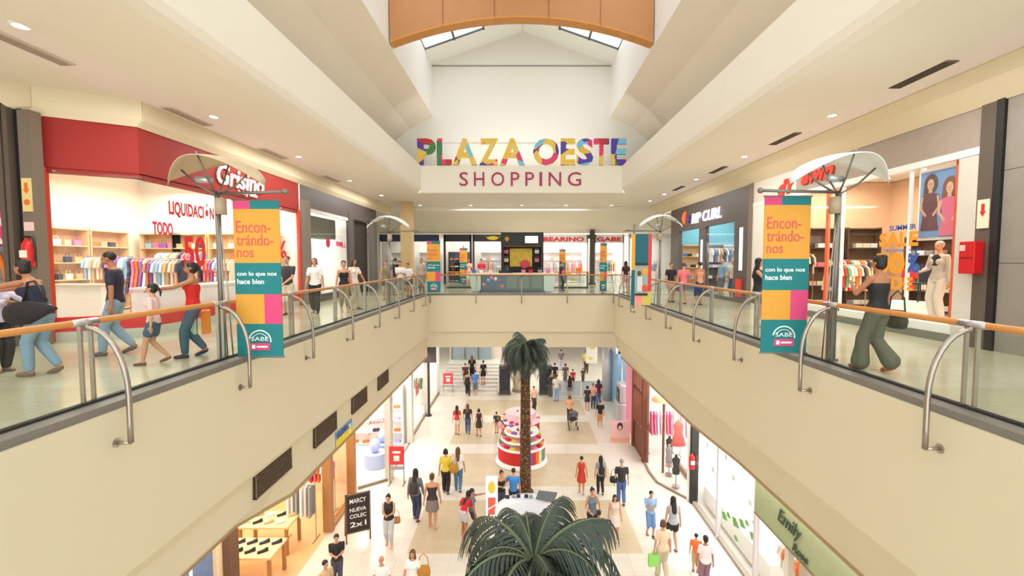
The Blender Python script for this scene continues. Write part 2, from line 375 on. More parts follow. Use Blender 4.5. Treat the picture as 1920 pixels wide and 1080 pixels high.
# downlights
def downlight(x, y, z, label, group, p=25):
    t = thing('downlight', label, 'ceiling light', (x, y, z), group=group)
    MB().lathe([(.13, 0), (.13, -.02), (.10, -.025), (.10, 0)], (x, y, z)).build('trim_ring', M['white'], t, smooth=True)
    MB().lathe([(0.001, -.012), (.098, -.012), (.098, -.002), (.001, -.002)], (x, y, z)).build('lamp', M['lampglow'], t)
k = 0
for i, y in enumerate((6.95, 11.2, 15.4, 19.9, 24.3)):
    downlight(-7.28, y, 5.09, 'round glowing downlight in the left walkway ceiling, %s from the front' % ['first', 'second', 'third', 'fourth', 'fifth'][i], 'left ceiling downlights')
    downlight(7.28, (11.1, 15.4, 19.6, 23.9, 26.5)[i], 5.09, 'round glowing downlight in the right walkway ceiling, %s from the front' % ['first', 'second', 'third', 'fourth', 'fifth'][i], 'right ceiling downlights')
for i, x in enumerate((-6.2, -3.1, 0, 2.7, 5.5)):
    downlight(x, 28.6, 5.09, 'round downlight beyond the sign panel, %s from the left' % ['first', 'second', 'third', 'fourth', 'fifth'][i], 'downlights beyond the sign')

# curved wooden arch beam across the vault
def arcz(x): return 10.64 - .86 * (x / 4.74) ** 2
n = 24; xs = [-4.86 + 9.72 * i / n for i in range(n + 1)]
ar = thing('arch_beam', 'large curved orange-brown wooden arch panel spanning the skylight', 'arch', (0, 17.6, 9.6))
poly = [(x, 17.6, arcz(x)) for x in xs] + [(4.86, 17.6, 13.6), (-4.86, 17.6, 13.6)]
w1 = mat('arch_veneer', srgb(186, 128, 78), .55, noise=.12, nscale=2); w2 = mat('arch_edge_wood', srgb(206, 138, 56), .5, noise=.1, nscale=3)
fc = MB()
for i in range(n):
    fc.quad(poly[i], poly[i + 1], (xs[i + 1], 17.6, 13.4), (xs[i], 17.6, 13.4)); fc.quad((xs[i], 18.05, arcz(xs[i])), (xs[i + 1], 18.05, arcz(xs[i + 1])), (xs[i + 1], 18.05, 13.4), (xs[i], 18.05, 13.4))
fc.build('face_panel', w1, ar)
so = MB()
for i in range(n): so.prism([(xs[i], 17.58, arcz(xs[i]) - .03), (xs[i + 1], 17.58, arcz(xs[i + 1]) - .03), (xs[i + 1], 17.58, arcz(xs[i + 1]) + .03), (xs[i], 17.58, arcz(xs[i]) + .03)], (0, .5, 0))
so.build('soffit_band', w2, ar)
sm = MB()
for x in (-2.9, -1.0, 1.0, 2.9): sm.box(x - .012, x + .012, 17.575, 17.6, arcz(x) - .03, 13.3)
sm.build('joint', mat('arch_joint', srgb(150, 98, 56), .6), ar)

# ------------------------------------------------------------------ mall sign
pm = bpy.data.materials.new('patchwork_letters'); pm.use_nodes = True; nt = pm.node_tree; b = nt.nodes['Principled BSDF']
tc = nt.nodes.new('ShaderNodeTexCoord'); vo = nt.nodes.new('ShaderNodeTexVoronoi'); vo.inputs['Scale'].default_value = 1.7
cr = nt.nodes.new('ShaderNodeValToRGB'); cr.color_ramp.interpolation = 'CONSTANT'; sx = nt.nodes.new('ShaderNodeSeparateColor')
nt.links.new(tc.outputs['Object'], vo.inputs['Vector']); nt.links.new(vo.outputs['Color'], sx.inputs[0]); nt.links.new(sx.outputs[0], cr.inputs[0]); nt.links.new(cr.outputs[0], b.inputs['Base Color'])
pal = [(0, (232, 196, 84)), (.26, (222, 60, 110)), (.40, (236, 190, 70)), (.52, (82, 62, 160)), (.62, (228, 200, 110)), (.72, (120, 196, 226)), (.80, (70, 130, 80)), (.87, (235, 160, 50)), (.94, (190, 50, 60))]
cr.color_ramp.elements[0].color = srgb(*pal[0][1]) + (1,); cr.color_ramp.elements[1].position = pal[1][0]; cr.color_ramp.elements[1].color = srgb(*pal[1][1]) + (1,)
for p_, c_ in pal[2:]: cr.color_ramp.elements.new(p_).color = srgb(*c_) + (1,)
sg = thing('mall_sign', 'patchwork coloured sign letters PLAZA OESTE standing on the far ledge above SHOPPING', 'sign', (0, 23.55, 6.44))
k = F / 23.55
for ch, a, b_ in (('P', 786, 820), ('L', 822, 849), ('A', 851, 896), ('Z', 900, 935), ('A', 938, 984), ('O', 999, 1047), ('E', 1050, 1077), ('S', 1079, 1110), ('T', 1111, 1139), ('E', 1143, 1171)):
    text(ch, pm, ((a - VX) / k, 23.58, 6.46), (1, 0, 0), (b_ - a) / k, 1.3, sg, .14, 'letter', bold=.035)
pur = cm(170, 60, 96)
for ch, a, b_ in (('S', 863, 879), ('H', 890, 909), ('O', 922, 946), ('P', 958, 974), ('P', 985, 1001), ('I', 1011, 1016), ('N', 1028, 1051), ('G', 1063, 1088)):
    text(ch, pur, ((a - VX) / k, 23.5, 5.43), (1, 0, 0), (b_ - a) / k, .68, sg, .04, 'letter', bold=0)

# ------------------------------------------------------------------ balustrades
def support(s, y, parent):
    mb = MB(); pts = []
    for i in range(9):
        t = i / 8 * math.pi / 2
        pts.append((s * (4.97 - .44 * math.sin(t)), y, .12 + .78 * math.cos(t)))
    pts = [(s * 4.99, y, .95)] + pts + [(s * 4.53, y, -.2), (s * 4.53, y, -.44), ]
    mb.tube(pts, .03, 10)
    mb.tube([(s * 4.53, y, -.44), (s * 4.74, y, -.44)], .022, 8)
    o = mb.build('bracket', M['steel'], parent, smooth=True)
    d = MB(); d.tube([(s * 4.69, y, -.44), (s * 4.735, y, -.44)], .055, 14); d.build('wall_disc', M['steel'], parent).parent = o
SUP = {-1: [2.9 + 2.37 * i for i in range(9)], 1: [2.75 + 2.35 * i for i in range(9)]}
for s, nm in ((-1, 'left'), (1, 'right')):
    t = thing('balustrade', 'glass balustrade with wooden handrail along the %s walkway edge' % nm, 'railing', (s * 5, 10, 0))
    MB().tube([(s * 5, Y0, .965), (s * 5, 23.76, .965)], .038, 14).build('handrail', M['wood'], t, smooth=True)
    MB().box(s * 4.985, s * 5.0, Y0, 23.76, .03, .9).build('glass_panel', M['glass'], t)
    MB().box(s * 4.74, s * 5.04, Y0, 23.5, -.07, .02).build('base_channel', M['shoe'], t)
    MB().box(s * 5.0, s * 5.03, Y0, 23.6, .02, .045).box(s * 4.95, s * 4.975, Y0, 23.6, .02, .05).build('base_rail', mat('channel_lip', srgb(44, 42, 42), .5), t)
    for y in SUP[s]:
        support(s, y, t)
        MB().tube([(s * 5, y - .16, .965), (s * 5, y + .16, .965)], .042, 14).build('sleeve', mat('bright_steel', srgb(196, 194, 194), .3, .8), t, smooth=True)
        for dy in (-.06, .07): MB().box(s * 4.975, s * 5.02, y + dy - .012, y + dy + .012, 0.0, .93).build('post', M['steel'], t)
t = thing('balustrade', 'glass balustrade with wooden handrail across the far end of the void', 'railing', (0, 23.76, 0))
MB().tube([(-4.94, 23.76, .965), (4.94, 23.76, .965)], .038, 12).build('handrail', M['wood'], t, smooth=True)
MB().box(-4.94, 4.94, 23.755, 23.77, .03, .9).build('glass_panel', M['glass'], t)
MB().box(-4.72, 4.72, 23.5, 23.8, -.07, .02).build('base_channel', M['shoe'], t)
for x in (-2.3, 0, 2.3, 4.62, -4.6):
    mb = MB(); mb.tube([(x, 23.74, .95), (x, 23.5, .6), (x, 23.33, .2), (x, 23.3, -.1), (x, 23.3, -.42), ], .028, 8); mb.tube([(x, 23.3, -.42), (x, 23.5, -.42)], .022, 8)
    mb.build('bracket', M['steel'], t, smooth=True)
# balustrades round a farther opening beyond the kiosk
for nm, x0, x1 in (('left', -4.6, -3.0), ('right', 2.0, 4.1)):
    t = thing('balustrade', 'short glass balustrade round the farther opening, %s of the kiosk' % nm, 'railing', ((x0 + x1) / 2, 28.5, 0))
    MB().box(x0, x1, 28.5, 28.52, .05, .9).build('glass_panel', M['glass'], t)
    MB().tube([(x0, 28.5, 1.0), (x1, 28.5, 1.0)], .035, 8).build('handrail', M['wood'], t)
    MB().box(x0, x1, 28.42, 28.6, 0, .1).build('base_channel', mat('green_dark_base', srgb(60, 70, 62), .6), t)
    for x in (x0, x1): MB().box(x - .02, x + .02, 28.48, 28.54, 0, 1).build('post', M['steel'], t)

# ------------------------------------------------------------------ banner lamps
TEAL, ORG, PNK = cm(24, 124, 126), cm(222, 160, 60), cm(216, 72, 122)
def banner(x0, y, zt, wd, ht, label, post=None):
    t = thing('hanging_banner', label, 'banner', (x0 + wd / 2, y, zt - ht), group='banners hanging from the lamp arms')
    mb = MB()
    for a, b_, c, d, m in ((0, .37, 0, .055, 2), (.37, 1, 0, .055, 0), (0, 1, .055, .395, 1), (0, 1, .395, .595, 0), (0, .62, .595, .785, 1), (.62, 1, .595, .785, 2), (0, 1, .785, 1, 0)):
        mb.box(x0 + a * wd, x0 + b_ * wd, y, y + .02, zt - d * ht, zt - c * ht, m)
    mb.build('banner_cloth', [TEAL, ORG, PNK], t)
    MB().tube([(x0 - .02, y + .01, zt), (x0 + wd + .02, y + .01, zt)], .014).build('top_rod', M['pole'], t)
    MB().tube([(x0 - .02, y + .01, zt - ht), (x0 + wd + .02, y + .01, zt - ht)], .014).build('bottom_rod', M['pole'], t)
    dth = .006; yy = y - .001; rd = cm(214, 92, 92); wh = cm(236, 244, 240)
    X = lambda f: x0 + f * wd; Z = lambda f: zt - f * ht
    text('Encon-', rd, (X(.06), yy, Z(.205)), (1, 0, 0), .74 * wd, .075 * ht, t, dth, 'headline')
    text('trándo-', rd, (X(.06), yy, Z(.285)), (1, 0, 0), .80 * wd, .07 * ht, t, dth, 'headline')
    text('nos', rd, (X(.06), yy, Z(.36)), (1, 0, 0), .36 * wd, .045 * ht, t, dth, 'headline')
    text('con lo que nos', wh, (X(.05), yy, Z(.485)), (1, 0, 0), .86 * wd, .035 * ht, t, dth, 'tagline', bold=.02)
    text('hace bien', wh, (X(.05), yy, Z(.53)), (1, 0, 0), .58 * wd, .033 * ht, t, dth, 'tagline', bold=.02)
    if post: MB().tube([(x0 + wd / 2, y + .05, 0), (x0 + wd / 2, y + .05, zt + .15)], .03).tube([(x0 + wd / 2, y + .05, 0), (x0 + wd / 2, y + .05, .03)], .14, 12).build('post', M['pole'], t)
    lg = MB(); c = Vector((X(.5), yy, Z(.895))); rr = .24 * wd
    lg.tube([c + Vector((math.cos(R(a)) * rr, 0, math.sin(R(a)) * rr * .95)) for a in range(-8, 190, 18)], .012, 6)
    lg.tube([c + Vector((math.cos(R(a)) * rr * .72, 0, math.sin(R(a)) * rr * .66)) for a in range(20, 165, 16)], .006, 6)
    lg.build('logo_arch', wh, t)
    text('SABE', wh, (X(.31), yy, Z(.895)), (1, 0, 0), .38 * wd, .026 * ht, t, dth, 'logo_letters')
    MB().box(X(.28), X(.72), y - .01, y, Z(.955), Z(.91)).build('logo_tab', PNK, t)
    MB().box(X(.33), X(.40), y - .014, y - .01, Z(.945), Z(.92)).box(X(.43), X(.67), y - .014, y - .01, Z(.938), Z(.927)).build('logo_mark', wh, t)
    return t
def lamp(s, x, y, tipx, label, shade, big=True, zb=0.):
    t = thing('banner_lamp', label, 'lamp post', (x, y, zb), group='banner lamps along the balustrades')
    MB().tube([(x, y, zb), (x, y, 2.78)], .045, 12).build('pole', M['pole'], t, smooth=True)
    MB().tube([(x, y, zb), (x, y, zb + .03)], .09, 14).build('base_plate', M['pole'], t)
    for dx in (.09, .17):
        MB().tube([(x - s * .0, y - .0, 2.6), (x - s * dx * .9, y - .06, 1.2), (x - s * dx * 1.2, y - .05, zb + .02)], .012, 6).build('side_rod', M['steel'], t, smooth=True)
    MB().tube([(x - s * .05, y, 2.45), (x - s * .05, y, 2.72)], .09, 12).build('collar', cm(176, 158, 132), t, smooth=True)
    MB().tube([(x, y, 2.80), (tipx, y, 2.83)], .026, 10).ball((tipx, y, 2.83), .05).build('banner_arm', M['pole'], t, smooth=True)
    # curved shade: a lens-shaped sheet arched over the pole
    n, m_ = 20, 6; sh = MB(); cx = x; L_ = .82
    for i in range(n + 1):
        u = -1 + 2 * i / n; wdt = .02 + .56 * (1 - abs(u) ** 1.8)
        for j in range(m_ + 1):
            v = -1 + 2 * j / m_; sh.v.append((cx + u * L_, y + v * wdt, 3.02 + .40 * (1 - u * u) - .05 * v * v + .04 * v))
    sh.f = [(i * (m_ + 1) + j, i * (m_ + 1) + j + 1, (i + 1) * (m_ + 1) + j + 1, (i + 1) * (m_ + 1) + j) for i in range(n) for j in range(m_)]; sh.mi = [0] * len(sh.f)
    sh.build('lamp_shade', shade, t, smooth=True, solid=.012)
    for ux, vy in ((-.72, 0), (.72, 0), (-.05, -.42), (-.05, .42)):
        zz = 3.0 + .40 * (1 - ux * ux)
        MB().tube([(x, y, 2.76), (x + ux * .45, y + vy * .5, 2.76 + (zz - 2.76) * .42), (x + ux * L_, y + vy, zz)], .016, 6).build('strut', M['pole'], t, smooth=True)
    MB().tube([(x - .02, y - .1, 3.0), (x - .26 * 1, y - .12, 3.02)], .055, 12).build('spot_lamp', mat('lamp_housing', srgb(190, 196, 200), .35, .6), t, smooth=True)
SHL = mat('tan_shade', srgb(206, 184, 150), .6); SHR = mat('white_shade', srgb(238, 246, 246), .45)
lamp(-1, -5.13, 7.9, -3.98, 'tall grey banner lamp with tan curved shade on the near left balustrade', SHL)
lamp(1, 5.24, 7.75, 3.95, 'tall grey banner lamp with white curved shade on the near right balustrade', SHR)
banner(-4.93, 7.98, 2.70, .79, 2.7, 'large orange and teal banner hanging by the near left lamp post')
banner(4.16, 8.0, 2.77, .79, 2.7, 'large orange and teal banner hanging by the near right lamp post')
lamp(-1, -5.14, 18.0, -4.0, 'smaller banner lamp with white curved shade farther along the left balustrade', SHR)
lamp(1, 5.24, 17.6, 4.0, 'smaller banner lamp with white curved shade farther along the right balustrade', SHR)
banner(-4.72, 23.2, 2.66, .66, 2.55, 'small orange and teal banner at the far left corner of the void')
banner(4.1, 24.3, 2.6, .36, 2.5, 'narrow orange and teal banner at the far right corner of the void', True)
banner(-4.0, 30.0, 2.5, .5, 2.3, 'distant orange banner behind the far rail, left of the kiosk', True)
banner(2.35, 29.0, 2.4, .4, 2.1, 'distant orange banner behind the far rail, right of the kiosk', True)
# totem banner with pictures on the far right rail
t = thing('picture_banner', 'teal and red picture banner with dark screens on the far right rail', 'banner', (4.15, 16.4, 0))
mb = MB(); a = 3.86; b_ = 4.58; y = 16.3
for x0, x1, z0, z1, m in ((3.86, 3.98, 1.35, 2.62, 1), (3.86, 3.98, .12, 1.35, 0), (3.98, 4.44, 1.55, 2.62, 0), (4.44, 4.56, .6, 2.62, 2), (3.98, 4.44, .52, 1.55, 3), (3.98, 4.25, .12, .52, 4), (4.25, 4.44, .12, .52, 5), (4.44, 4.56, .12, .6, 5)):
    mb.box(x0, x1, y, y + .03, z0, z1, m)
mb.build('banner_cloth', [cm(16, 96, 110), cm(226, 160, 40), cm(208, 62, 62), cm(150, 170, 160), cm(236, 150, 140), cm(206, 190, 90)], t)
MB().box(3.99, 4.43, y - .03, y, 1.52, 1.60).box(3.99, 4.43, y - .03, y, .46, .53).build('dark_bar', M['dark'], t)
pc = MB(); pc.ball((4.13, y - .012, 1.24), (.07, .02, .09), 0); pc.box(4.06, 4.24, y - .02, y, .6, 1.12, 1); pc.ball((4.32, y - .012, 1.3), (.1, .02, .13), 2); pc.ball((4.33, y - .012, .72), (.12, .02, .12), 3)
pc.build('printed_figure', [cm(96, 64, 50), cm(206, 210, 214), cm(232, 160, 50), cm(222, 80, 50)], t)
MB().tube([(3.95, 16.36, 0), (3.95, 16.36, 2.95)], .04).tube([(3.55, 16.36, 2.72), (4.5, 16.36, 2.72)], .025).build('post', M['pole'], t)

# ------------------------------------------------------------------ goods for the shops
GM = {}
def garment(kind, col, loc, rz, label, group, s=1.):
    key = (kind, col)
    if key not in GM:
        mb = MB()
        if kind == 'shirt':
            mb.prism([(-.1, -.03, 0), (.1, -.03, 0), (.24, -.03, -.08), (.30, -.03, -.30), (.22, -.03, -.33), (.18, -.03, -.2), (.19, -.03, -.66), (-.19, -.03, -.66), (-.18, -.03, -.2), (-.22, -.03, -.33), (-.30, -.03, -.30), (-.24, -.03, -.08)], (0, .06, 0))
        elif kind == 'trousers':
            mb.prism([(-.17, -.03, 0), (.17, -.03, 0), (.2, -.03, -.95), (.04, -.03, -.95), (0, -.03, -.3), (-.04, -.03, -.95), (-.2, -.03, -.95)], (0, .06, 0))
        elif kind == 'dress':
            mb.prism([(-.08, -.03, 0), (.08, -.03, 0), (.17, -.03, -.08), (.14, -.03, -.35), (.27, -.03, -1.0), (-.27, -.03, -1.0), (-.14, -.03, -.35), (-.17, -.03, -.08)], (0, .07, 0))
        elif kind == 'stack':
            for i in range(4): mb.box(-.15, .15, -.12, .12, .05 * i + .003, .05 * i + .045)
        elif kind == 'box':
            mb.box(-.17, .17, -.13, .13, 0, .11); mb.box(-.175, .175, -.135, .135, .085, .125)
        elif kind == 'bag':
            mb.prism([(-.13, -.05, 0), (.13, -.05, 0), (.15, -.05, .22), (-.15, -.05, .22)], (0, .1, 0)); mb.tube([(-.09, 0, .21), (-.07, 0, .34), (.07, 0, .34), (.09, 0, .21)], .01, 6)
        elif kind == 'shoe':
            mb.loft([((-.12, 0, .03), (0, .035, 0), (0, 0, .03)), ((0, 0, .035), (0, .04, 0), (0, 0, .035)), ((.07, 0, .05), (0, .035, 0), (0, 0, .05)), ((.12, 0, .05), (0, .025, 0), (0, 0, .05))], 8)
        elif kind == 'ball':
            mb.ball((0, 0, .1), .1, n=10, m=6)
        GM[key] = mb.mesh(kind, cm(*col))
    nm = {'shirt': 'hanging_shirt', 'trousers': 'hanging_trousers', 'dress': 'hanging_dress', 'stack': 'folded_clothes', 'box': 'shoe_box', 'bag': 'handbag', 'shoe': 'display_shoe', 'ball': 'toy_ball'}[kind]
    o = bpy.data.objects.new(nm, GM[key]); COL.objects.link(o); o.location = loc; o.rotation_euler = (0, 0, rz); o.scale = (s, s, s)
    tag(o, label, nm.split('_')[-1] if kind != 'stack' else 'clothes', group); return o
def rail(x, y, z, ln, along, label, goods, place, m=None, zf=0.):
    """a clothes rail with its garments; along = 'x' or 'y'"""
    d = Vector((1, 0, 0)) if along == 'x' else Vector((0, 1, 0)); c = Vector((x, y, 0)); n_ = Vector((0, 1, 0)) if along == 'x' else Vector((1, 0, 0))
    t = thing('clothes_rail', label, 'clothes rail', (x, y, zf))
    a, b_ = c - d * ln / 2, c + d * ln / 2; Zv = Vector((0, 0, 1))
    MB().tube([a + Zv * z, b_ + Zv * z], .015).build('bar', m or M['steel'], t)
    for q in (a, b_): MB().tube([q + Zv * zf, q + Zv * z], .015).tube([q + n_ * .25 + Zv * (zf + .02), q - n_ * .25 + Zv * (zf + .02)], .015).build('leg', m or M['steel'], t)
    kind, cols, nn = goods
    for i in range(nn):
        q = c + d * ((i + .5) / nn - .5) * (ln - .1)
        cc = cols[(i * 7 + int(x * 3)) % len(cols)]
        garment(kind, cc, (q.x, q.y, z - .02), (math.pi / 2 if along == 'x' else 0) + random.uniform(-.05, .05), '%s on the rail %s' % (CN[kind] % CNAME.get(cc, 'coloured'), place), 'clothes on the rail ' + place)
CN = {'shirt': '%s shirt hanging', 'trousers': '%s trousers hanging', 'dress': '%s dress hanging', 'stack': '%s folded clothes', 'box': '%s box', 'bag': '%s handbag', 'shoe': '%s shoe', 'ball': '%s ball'}
WHT, CRM, ORC, PKC, RDC, BLC, NVC, GRC, BKC, LBC, YLC, TNC, GNC, PUC, PCH = (240, 238, 234), (236, 220, 190), (232, 120, 50), (236, 120, 160), (206, 40, 44), (60, 110, 180), (40, 46, 70), (150, 150, 150), (34, 32, 34), (150, 190, 220), (232, 200, 80), (206, 170, 130), (90, 150, 90), (140, 90, 170), (240, 180, 150)
CNAME = {WHT: 'white', CRM: 'cream', ORC: 'orange', PKC: 'pink', RDC: 'red', BLC: 'blue', NVC: 'navy', GRC: 'grey', BKC: 'black', LBC: 'pale blue', YLC: 'yellow', TNC: 'tan', GNC: 'green', PUC: 'purple', PCH: 'peach'}
def shelf(x, y, zf, wd, dp, ht, n, rz, label, m, goods, place, full=.9):
    """shelf unit whose open side faces local -y"""
    t = thing('shelf_unit', label, 'shelf', (x, y, zf), rz)
    e = .03
    for sx_ in (-1, 1): MB().box(sx_ * wd / 2 - e / 2, sx_ * wd / 2 + e / 2, -dp / 2, dp / 2, 0, ht).build('side_panel', m, t, world=False)
    MB().box(-wd / 2, wd / 2, dp / 2 - .02, dp / 2, 0, ht).build('back_panel', m, t, world=False)
    rot = Matrix.Rotation(rz, 3, 'Z')
    for i in range(n + 1):
        z = .05 + (ht - .1) * i / n
        MB().box(-wd / 2, wd / 2, -dp / 2, dp / 2, z - .015, z + .015).build('shelf', m, t, world=False)
        if i < n and goods:
            kind, cols, k = goods
            for j in range(k):
                if random.random() > full: continue
                p = rot @ Vector((((j + .5) / k - .5) * (wd - .1), -.02, 0)); cc = random.choice(cols)
                garment(kind, cc, (x + p.x, y + p.y, zf + z + .016), rz + random.uniform(-.1, .1), '%s on the shelves %s' % (CN[kind] % CNAME.get(cc, 'coloured'), place), 'goods on the shelves ' + place, .8)
def spot(x, y, z, zc, label, group):
    t = thing('track_spot', label, 'spotlight', (x, y, zc), group=group)
    MB().tube([(x, y, zc), (x, y, z)], .01, 6).build('stem', M['pole'], t)
    MB().tube([(x, y, z + .06), (x + .03, y - .03, z - .14)], [.05, .065], 10).build('lamp_head', cm(150, 150, 148), t)

def dummy(*a, **k): pass
# ---- left red shop -------------------------------------------------
SP = [(-9.66, 9.42), (-8.3, 10.2), (-8.3, 17.42)]
def facade_strip(poly, z0, z1, name, m, parent, th=.1, smooth=False):
    mb = MB()
    for (xa, ya), (xc, yc) in zip(poly, poly[1:]):
        d = Vector((xc - xa, yc - ya, 0)).normalized(); n_ = Vector((-d.y, d.x, 0)) * th
        mb.prism([(xa, ya, z0), (xc, yc, z0), (xc + n_.x, yc + n_.y, z0), (xa + n_.x, ya + n_.y, z0)], (0, 0, z1 - z0))
    return mb.build(name, m, parent)
t = thing('red_shopfront', 'shopfront with deep red sign band and plinth, white script lettering, left walkway', 'shopfront', (-8.3, 12, 0))
facade_strip(SP, 3.54, 4.56, 'sign_band', M['red'], t, .16)
facade_strip(SP, 3.46, 3.56, 'band_trim', cm(150, 34, 20), t, .2)
facade_strip(SP, .2, .5, 'plinth', cm(206, 48, 52), t, .12)
facade_strip(SP, .0, .2, 'plinth_base', cm(196, 196, 180), t, .1)
facade_strip([(a + .04, b) for a, b in SP], .5, 3.5, 'window_pane', M['shopglass'], t, .015)
for (x, y) in ((-8.28, 17.35), (-9.62, 9.46)): MB().box(x - .06, x + .04, y - .06, y + .06, 0, 3.56).build('jamb', cm(200, 60, 40), t)
MB().tube([(-8.22, 14.12, .0), (-8.22, 14.12, 3.5)], .02).tube([(-8.22, 12.7, .0), (-8.22, 12.7, 3.5)], .02).build('glass_joint', cm(220, 220, 214), t)
W = M['white']; RT = cm(214, 36, 40)
text('Grisino', W, (-8.285, 12.75, 3.78), (0, 1, 0), 2.3, .56, t, .03, 'sign_lettering', bold=.02, shear=.2)
text('baby kids', W, (-8.285, 13.7, 3.6), (0, 1, 0), .95, .15, t, .03, 'sign_lettering', bold=.02)
text('LIQUIDACIÓN', RT, (-8.24, 10.92, 2.70), (0, 1, 0), 1.6, .46, t, .006, 'window_lettering', bold=.035)
text('TODO', cm(222, 60, 90), (-8.24, 10.42, 2.26), (0, 1, 0), .6, .30, t, .006, 'window_lettering', bold=.04)
text('50', RT, (-8.24, 11.35, 1.52), (0, 1, 0), .78, .78, t, .006, 'window_lettering', bold=.03)
text('%', RT, (-8.24, 15.55, 1.75), (0, 1, 0), .75, .62, t, .006, 'window_lettering', bold=.02)
text('MESES', cm(232, 90, 90), (-8.24, 12.15, 1.25), (0, 1, 0), .85, .22, t, .006, 'window_lettering')
# low white display podium behind the glass, ceiling beams and goods inside
pod = thing('display_podium', 'long low white display podium behind the red shop window', 'display', (-8.8, 13, 0))
MB().box(-9.0, -8.5, 10.7, 16.8, 0, 1.0).box(-9.03, -8.47, 10.65, 16.82, 1.0, 1.05).build('podium', W, pod)
tb = thing('counter', 'white sales counter inside the red shop', 'counter', (-11.6, 12.2, 0))
MB().box(-12.4, -10.9, 12.0, 12.5, 0, 1.0).build('body', W, tb); MB().box(-12.45, -10.85, 11.95, 12.55, 1.0, 1.06).build('counter_top', cm(210, 190, 160), tb)
cb = MB()
for x in (-9.4, -10.6, -11.8): cb.box(x - .1, x + .1, 9.8, 17.2, 4.28, 4.6)
struct('trim_7', cb, M['ivory'])
for i in range(7): spot(-9.2, 10.2 + i * .72, 3.95, 4.6, 'small grey spotlight on the red shop ceiling, %s from the left' % ['first', 'second', 'third', 'fourth', 'fifth', 'sixth', 'seventh'][i], 'red shop spotlights')
warm = mat('pale_oak', srgb(226, 188, 136), .6, noise=.1)
cols = [WHT, PCH, ORC, LBC, CRM, PKC, WHT, TNC, NVC, PUC]
for i, (x, y, rz, pl) in enumerate(((-9.5, 17.15, 0, 'red shop end wall, right'), (-10.8, 17.15, 0, 'red shop end wall, middle right'), (-12.1, 17.15, 0, 'red shop end wall, middle left'), (-13.3, 17.15, 0, 'red shop end wall, left'), (-13.95, 15.6, math.pi / 2, 'red shop back wall, right'), (-13.95, 14.1, math.pi / 2, 'red shop back wall, left'))):
    shelf(x, y, 0, 1.2 if rz == 0 else 1.4, .4, 2.7, 5, rz, 'pale oak shelf unit at the %s' % pl, warm, (('stack', 'bag')[i % 2], cols, 4), 'at the ' + pl)
rail(-9.6, 12.6, 1.7, 1.1, 'x', 'steel clothes rail nearest the red shop window', ('shirt', cols, 9), 'nearest the red shop window')
rail(-10.8, 13.6, 1.75, 1.4, 'x', 'steel clothes rail in the middle of the red shop', ('dress', cols, 11), 'in the middle of the red shop')
rail(-12.4, 14.0, 1.8, 1.4, 'x', 'steel clothes rail at the left of the red shop floor', ('shirt', cols, 11), 'at the left of the red shop')
rail(-9.85, 15.0, 1.7, 1.3, 'x', 'steel clothes rail behind the banner in the red shop', ('shirt', cols, 10), 'behind the banner in the red shop')
rail(-11.4, 15.6, 1.95, 1.6, 'x', 'tall clothes rail before the red shop end wall', ('shirt', cols, 12), 'before the red shop end wall')
area('shop_lamp', (-11.2, 12, 4.2), 3.6, 3, 300, (1, .94, .84)); area('shop_lamp', (-11.2, 15.6, 4.2), 3.6, 3, 300, (1, .94, .84))
struct('wall_left', MB().box(-14.2, -8.3, 17.44, 17.6, 0, 4.62), W)
# pillar with fire signs, black recess, slatted shutters at the left edge
t = thing('grey_pillar', 'grey pillar carrying a yellow fire sign left of the red shop', 'pillar', (-9.45, 9.2, 0))
MB().box(-9.66, -9.43, 9.05, 9.28, 0, 4.56).build('pillar', cm(120, 108, 94), t)
MB().box(-9.80, -9.665, 9.12, 9.3, 0, 4.6).build('black_recess', M['dark'], t)
for x in (-9.80, -9.93): MB().box(x - .1, x - .01, 9.0, 9.3, 0, 4.95).build('column_fin', M['brown'], t)
s_ = thing('fire_sign', 'pale yellow sign with two orange symbols on the left grey pillar', 'sign', (-9.54, 9.03, 2.62))
MB().box(-9.63, -9.45, 9.03, 9.05, 2.62, 3.26).build('board', cm(230, 206, 140), s_)
MB().prism([(-9.54 + .06 * math.cos(a * .628), 9.024, 2.8 + .06 * math.sin(a * .628)) for a in range(10)], (0, .005, 0)).prism([(-9.54, 9.024, 2.96), (-9.48, 9.024, 3.05), (-9.51, 9.024, 3.05), (-9.51, 9.024, 3.17), (-9.57, 9.024, 3.17), (-9.57, 9.024, 3.05), (-9.60, 9.024, 3.05)], (0, .005, 0)).build('symbol', cm(232, 110, 40), s_)
def hose_box(x, y, z, rz, label):
    e_ = thing('fire_extinguisher', label, 'fire extinguisher', (x, y, z), rz)
    MB().lathe([(.001, 0), (.09, 0), (.095, .04), (.095, .42), (.06, .5), (.03, .52), (.03, .56), (.001, .56)]).build('cylinder', cm(206, 24, 28, .35), e_, smooth=True, world=False)
    MB().box(-.05, .05, -.02, .02, .56, .6).tube([(0, 0, .58), (.1, 0, .56), (.13, 0, .3), (.12, 0, .1)], .012).build('hose', M['dark'], e_, world=False)
    MB().box(-.07, .07, -.1, -.09, .18, .32).build('instruction_label', cm(240, 236, 226), e_, world=False)
hose_box(-9.48, 8.94, 1.55, 0, 'red fire extinguisher hung on the left grey pillar')
tag(MB().box(-9.63, -9.45, 9.03, 9.05, 2.25, 2.42).build('notice', cm(236, 200, 196)), 'small pale pink notice above the left fire extinguisher', 'sign')
t = thing('slatted_shopfront', 'dark slatted shopfront at the left edge of the view', 'shopfront', (-10.3, 9.1, 0))
MB().box(-11.6, -10.02, 9.2, 9.28, 0, 5.05).build('backing', M['dark'], t)
sl = MB()
for i in range(36): sl.box(-11.6, -10.0, 9.14, 9.2, 2.95 + i * .057, 2.98 + i * .057)
sl.build('slats', cm(84, 76, 72), t)
